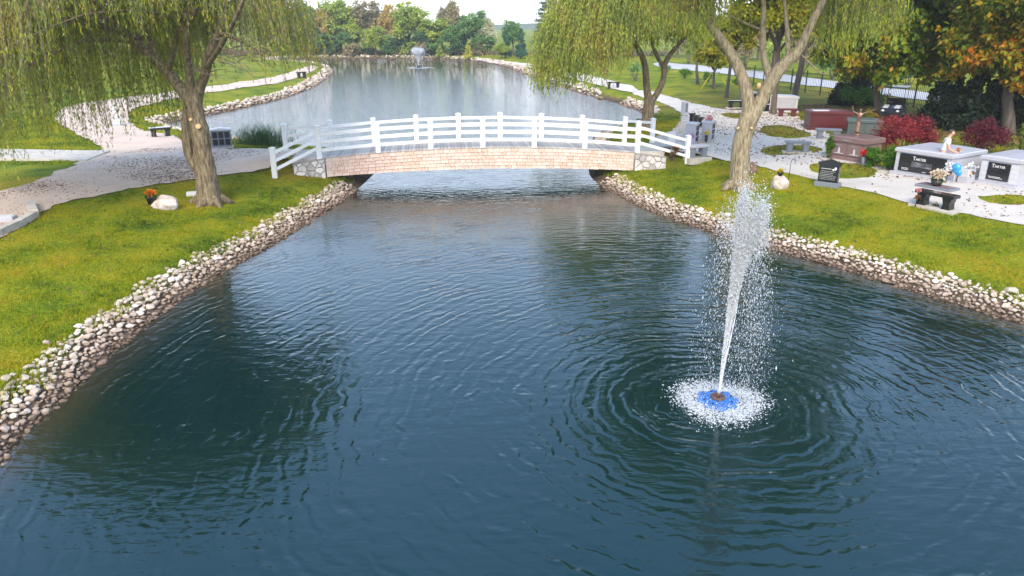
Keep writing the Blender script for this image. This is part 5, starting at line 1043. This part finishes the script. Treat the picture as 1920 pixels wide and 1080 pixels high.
Js = {k: J[k] for k in ('pel', 'bel', 'chest', 'lsh', 'rsh')}; Js = {k: (*v[:3], tuple(x * 1.14 for x in v[3]) if hasattr(v[3], '__len__') else v[3] * 1.22) for k, v in Js.items()}
Js['yoke'] = (0, -.075, 1.455, .085); Es = [('pel', 'bel'), ('bel', 'chest'), ('chest', 'yoke'), ('chest', 'lsh'), ('chest', 'rsh')]
for s_, k in ((-1, 'l'), (1, 'r')): Js[k + 'sl'] = (s_ * .205, -.07, 1.25, .066); Es.append((k + 'sh', k + 'sl'))
skinned('t_shirt', Js, Es, M['shirt'], person, 'pel')
Jt = {k: (*J[k][:3], (tuple(x * 1.1 for x in J[k][3]) if hasattr(J[k][3], '__len__') else J[k][3] * 1.22)) for k in ('pel', 'lhip', 'rhip', 'lkn', 'rkn', 'lca', 'rca')}
for s_, k in ((-1, 'l'), (1, 'r')): Jt[k + 'hem'] = (s_ * .11, .04, .10, .062)
skinned('trousers', Jt, [('pel', 'lhip'), ('pel', 'rhip'), ('lhip', 'lkn'), ('rhip', 'rkn'), ('lkn', 'lca'), ('rkn', 'rca'), ('lca', 'lhem'), ('rca', 'rhem')], M['trouser'], person, 'pel')
mb = MB(); hv = []; 
for i in range(6):
    for k in range(16):
        th, a = i / 5 * 1.75, 2 * math.pi * k / 16; lim = 1.0 if math.sin(a) > -.25 else .52; th *= lim; hv.append((.092 * math.sin(th) * math.cos(a), -.135 + .108 * math.sin(th) * math.sin(a) + .01, 1.675 + .112 * math.cos(th)))
mb.add(hv, [(i*16+k, (i+1)*16+k, (i+1)*16+(k+1)%16, i*16+(k+1)%16) for i in range(5) for k in range(16)], True); mb.build('hair', M['hair'], person)
for s_ in (-1, 1): MB().ell((s_ * .034, -.228, 1.672), (.012, .008, .008), 8, 5).build('eye', M['hair'], person)
MB().ell((0, -.222, 1.598), (.026, .009, .007), 8, 5).build('mouth', mat('lip', [(.35,.13,.11),(.4,.16,.13)], 5, .5), person)
for s_ in (-1, 1): MB().hull([(s_ * .12 + x * .05, y, z) for x in (-1, 1) for y, z in ((.1, .0), (.1, .07), (-.02, .09), (-.18, .045), (-.18, .0))]).build('shoe', M['rubber'], person)
it = thing('flower_bunch', 'small orange and white bunch held by the person', 'flowers', person.matrix_basis @ Vector((0, -.47, 1.0))); MB().tube([(0, 0, -.12), (0, 0, .05)], .014, 6).build('stems', M['box'], it); blossoms(it, 'blossoms', (0, 0, .08), .09, 60, 'fl_orange', .05); blossoms(it, 'white_blossoms', (.05, -.03, .04), .07, 30, 'fl_whitef', .05)
# bronze statue on the brown tomb
bt_ = [o for o in COL.objects if o.name.startswith('brown_tomb')][0]; bpy.context.view_layer.update()
sp_ = bt_.matrix_basis @ Vector((-.2, .2, .965)); stt = thing('bronze_statue', 'bronze figure with raised arms on the brown granite tomb', 'statue', sp_, R(-25), None, .62)
MB().lathe([(.26, 0), (.26, .06), (.2, .09)], 16).build('base', M['bronze'], stt)
J = {'pel': (0, 0, .92, (.13, .11)), 'chest': (.02, -.02, 1.28, (.15, .11)), 'neck': (.02, -.02, 1.5, .05), 'head': (.03, -.05, 1.62, .09), 'top': (.03, -.04, 1.72, .06), 'robe': (0, .02, .5, .17), 'hem': (0, .02, .1, .22),
     'ls': (-.19, -.02, 1.4, .06), 'le': (-.42, -.05, 1.5, .045), 'lw': (-.5, -.08, 1.78, .03), 'lh': (-.5, -.1, 1.9, .03), 'rs': (.21, -.02, 1.4, .06), 're': (.46, -.03, 1.5, .045), 'rw': (.78, -.05, 1.66, .03), 'rh': (.92, -.06, 1.73, .028)}
skinned('figure', J, [('pel','chest'),('chest','neck'),('neck','head'),('head','top'),('pel','robe'),('robe','hem'),('chest','ls'),('ls','le'),('le','lw'),('lw','lh'),('chest','rs'),('rs','re'),('re','rw'),('rw','rh')], M['bronze'], stt, 'pel')
# pale statue on the left path
b = G(222, 236); stt = thing('marble_statue', 'pale stone figure on a pedestal at the left gravel path', 'statue', b, R(30)); MB().hull([(sx * a_, sy * a_, z) for a_, z in ((.34, -.1), (.34, .12)) for sx in (-1, 1) for sy in (-1, 1)]).build('plinth', M['granite'], stt); MB().box(-.2, .2, -.2, .2, .12, .4, .015).build('pedestal', M['marble'], stt)
J = {'hem': (0, 0, .42, .15), 'robe': (0, 0, .62, .12), 'pel': (0, 0, .8, .10), 'chest': (0, 0, 1.0, (.12, .08)), 'neck': (0, 0, 1.12, .04), 'head': (0, -.02, 1.2, .07), 'top': (0, -.01, 1.27, .045), 'ls': (-.13, 0, 1.06, .045), 'le': (-.18, -.05, .9, .036), 'lw': (-.05, -.14, .96, .026), 'rs': (.13, 0, 1.06, .045), 're': (.18, -.05, .9, .036), 'rw': (.05, -.14, .96, .026)}
skinned('figure', J, [('hem','robe'),('robe','pel'),('pel','chest'),('chest','neck'),('neck','head'),('head','top'),('chest','ls'),('ls','le'),('le','lw'),('chest','rs'),('rs','re'),('re','rw')], M['marble'], stt, 'pel')
# parked cart beside the grey trunk
b = G(1672, 224); cart = thing('golf_cart', 'dark golf cart with white hood stripes parked behind the crimson shrub', 'cart', b, R(-35))
MB().hull([(sx * .55, y, z) for sx in (-1, 1) for y, z in ((-1.1, .3), (-1.15, .5), (-.95, .72), (-.45, .82), (-.4, .3))]).build('front_cowl', M['plastic_d'], cart)
for sx in (-1, 1): MB().hull([(sx * .3 + x * .14, y, z) for x in (-1, 1) for y, z in ((-1.0, .72), (-.45, .835), (-.45, .85), (-1.0, .74))]).build('hood_stripe', M['plastic_w'], cart); MB().ell((sx * .38, -1.14, .58), (.09, .03, .06), 10, 6).build('headlight', M['plastic_w'], cart)
MB().box(-.55, .55, -.42, .5, .28, .36, .02).build('floor', M['plastic_d'], cart); MB().box(-.5, .5, .05, .55, .36, .72, .05).build('seat', M['rubber'], cart); MB().box(-.5, .5, .5, .62, .72, 1.15, .04).build('backrest', M['rubber'], cart); MB().hull([(sx * .55, y, z) for sx in (-1, 1) for y, z in ((.5, .3), (.62, .75), (1.15, .72), (1.2, .35))]).build('rear_body', M['plastic_d'], cart)
MB().box(-.58, .58, -.75, .95, 1.78, 1.84, .03).build('canopy', M['plastic_d'], cart)
for sx in (-1, 1):
    for y, zz in ((-.55, .8), (.8, .7)): MB().tube([(sx * .52, y, zz), (sx * .52, y * .95, 1.8)], .018, 6).build('canopy_post', M['iron'], cart)
    for y in (-.8, .8):
        w_ = MB(); pr_ = [(x, r) for x, r in ((-.09, .15), (-.09, .22), (.09, .22), (.09, .15))]; w_.lathe([(r, x) for x, r in pr_], 16); o = w_.build('wheel', M['rubber'], cart); o.rotation_euler = (0, R(90), 0); o.location = (sx * .5, y, .22)
        h_ = MB().lathe([(.14, -.05), (.15, .06), (.05, .08)], 12).build('rim', M['plastic_w'], o)
MB().lathe([(.16, 0), (.17, .02), (.16, .04)], 16).build('steering_wheel', M['iron'], cart).location = (-.25, -.2, .95)

# ------------------------------------------------------------------ grass blades and fallen leaves
def on_lawn(x, y):
    s = sdist(x, y); k = s > .66 + .14 * np.sin(x * 5) * np.sin(y * 4.3)
    for P, Hs in SHEETS:
        i = inpoly(x, y, P)
        for h in Hs: i &= ~inpoly(x, y, h)
        k &= ~i
    return k
def seen(x, y, m=1.0): return (np.abs(x) < y * .72 + m) & (y > 6)
def grass(boxes, per, hmin, hmax, w):
    V = []
    for (x0, x1, y0, y1) in boxes:
        n = int((x1 - x0) * (y1 - y0) * per); x = rng.uniform(x0, x1, n); y = rng.uniform(y0, y1, n); k = seen(x, y); x, y = x[k], y[k]; k = on_lawn(x, y); x, y = x[k], y[k]
        keep = rng.random(len(x)) > .75 * litter_at(x, y); x, y = x[keep], y[keep]
        z = height(x, y) - .01; n = len(x); tuft = .7 + .5 * np.sin(x * 3.1 + 2 * np.sin(y * 2.3)) * np.sin(y * 2.7 + x); h = rng.uniform(hmin, hmax, n) * np.clip(tuft, .5, 1.3); a = rng.uniform(0, 6.283, n); ln = rng.normal(0, .5, (n, 2)) * h[:, None]
        b = np.column_stack([x, y, z]); s = np.column_stack([np.cos(a), np.sin(a), np.zeros(n)]) * (w * rng.uniform(.7, 1.4, n))[:, None]
        V.append(np.stack([b - s, b + s, b + np.column_stack([ln, h])], 1))
    V = np.concatenate(V).reshape(-1, 3); return npmesh('grass', V, np.arange(len(V)).reshape(-1, 3), M['grass'], False, 3)
put(bpy.data.objects.new('grass', grass([(-16, -4, 7, 29), (2, 19, 12, 30)], 1150, .03, .095, .009)), kind='stuff', label='short green and yellowish lawn grass on both near banks', cat='grass')
put(bpy.data.objects.new('grass', grass([(-30, -5, 29, 56), (3, 26, 30, 50)], 260, .05, .12, .018)), kind='stuff', label='lawn grass beyond the bridge and around the paths', cat='grass')
def edge_grass(boxes, per):
    V = []
    for (x0, x1, y0, y1) in boxes:
        n = int((x1 - x0) * (y1 - y0) * per); x = rng.uniform(x0, x1, n); y = rng.uniform(y0, y1, n); k = seen(x, y); x, y = x[k], y[k]; s = sdist(x, y); c = np.sin(x * 2.1 + 1.7 * np.sin(y * 1.9)) * np.sin(y * 1.7 - x * .8)
        k = (s > .5 + .16 * rng.random(len(x)) - .22 * np.maximum(c, 0)) & (s < .95) & (c + rng.normal(0, .3, len(x)) > -.15); x, y = x[k], y[k]; n = len(x); h = rng.uniform(.07, .19, n); a = rng.uniform(0, 6.283, n)
        b = np.column_stack([x, y, height(x, y)]); w = np.column_stack([np.cos(a), np.sin(a), np.zeros(n)]) * .009; V.append(np.stack([b - w, b + w, b + np.column_stack([rng.normal(0, .4, (n, 2)) * h[:, None], h])], 1))
    V = np.concatenate(V).reshape(-1, 3); return npmesh('edge_grass', V, np.arange(len(V)).reshape(-1, 3), M['grass'], False, 3)
put(bpy.data.objects.new('edge_grass', edge_grass([(-11, -4.5, 6, 30), (2, 17, 10, 31)], 700)), kind='stuff', label='longer unmown grass tufts growing along the shore stones', cat='grass')
def leaves(boxes, per, test, s):
    C = []
    for (x0, x1, y0, y1) in boxes:
        n = int((x1 - x0) * (y1 - y0) * per); x = rng.uniform(x0, x1, n); y = rng.uniform(y0, y1, n); k = seen(x, y) & (sdist(x, y) > .8); x, y = x[k], y[k]; k = test(x, y); x, y = x[k], y[k]; C.append(np.column_stack([x, y, height(x, y) + .035]))
    C = np.vstack(C); D = np.column_stack([rng.normal(0, 1, (len(C), 2)), rng.normal(0, .25, len(C))]); z = s * rng.uniform(.6, 1.4, len(C)); return leaf_mesh('fallen_leaves', C, D, z, z * .6, M['litter'], .1)
lp, rp = SHEETS[0][0], SHEETS[1][0]
clp = lambda x, y: rng.random(len(x)) < np.clip(.45 + .5 * np.sin(x * .9 + 1.5 * np.sin(y * .7)), .08, 1)
put(bpy.data.objects.new('fallen_leaves', leaves([(-17, -4, 17, 34)], 300, lambda x, y: inpoly(x, y, lp) & clp(x, y), .06)), kind='stuff', label='brown fallen leaves scattered over the left gravel path', cat='leaves')
put(bpy.data.objects.new('fallen_leaves', leaves([(5, 26, 19, 48)], 14, lambda x, y: inpoly(x, y, rp) & clp(x, y), .09)), kind='stuff', label='brown fallen leaves scattered over the white memorial gravel', cat='leaves')
put(bpy.data.objects.new('fallen_leaves', leaves([(8, 32, 26, 52)], 60, lambda x, y: rng.random(len(x)) < litter_at(x, y) * .8, .11)), kind='stuff', label='rusty fallen leaves under the trees behind the tombs', cat='leaves')
put(bpy.data.objects.new('fallen_leaves', leaves([(-16, -4, 9, 30), (3, 18, 13, 30)], 3, lambda x, y: on_lawn(x, y), .07)), kind='stuff', label='few brown leaves lying on the near lawns', cat='leaves')

# ------------------------------------------------------------------ haze over the far bank
hm = bpy.data.materials.new('haze_air'); hm.use_nodes = True; hn = hm.node_tree.nodes; hn.remove(hn['Principled BSDF']); pv = hn.new('ShaderNodeVolumePrincipled')
pv.inputs['Color'].default_value = (.93, .95, 1, 1); pv.inputs['Density'].default_value = .0005; pv.inputs['Anisotropy'].default_value = .2; hm.node_tree.links.new(pv.outputs[0], hn['Material Output'].inputs['Volume'])
MB().box(-1600, 1600, -130, 2700, -3.5, 42).build('haze', hm, kind='stuff')
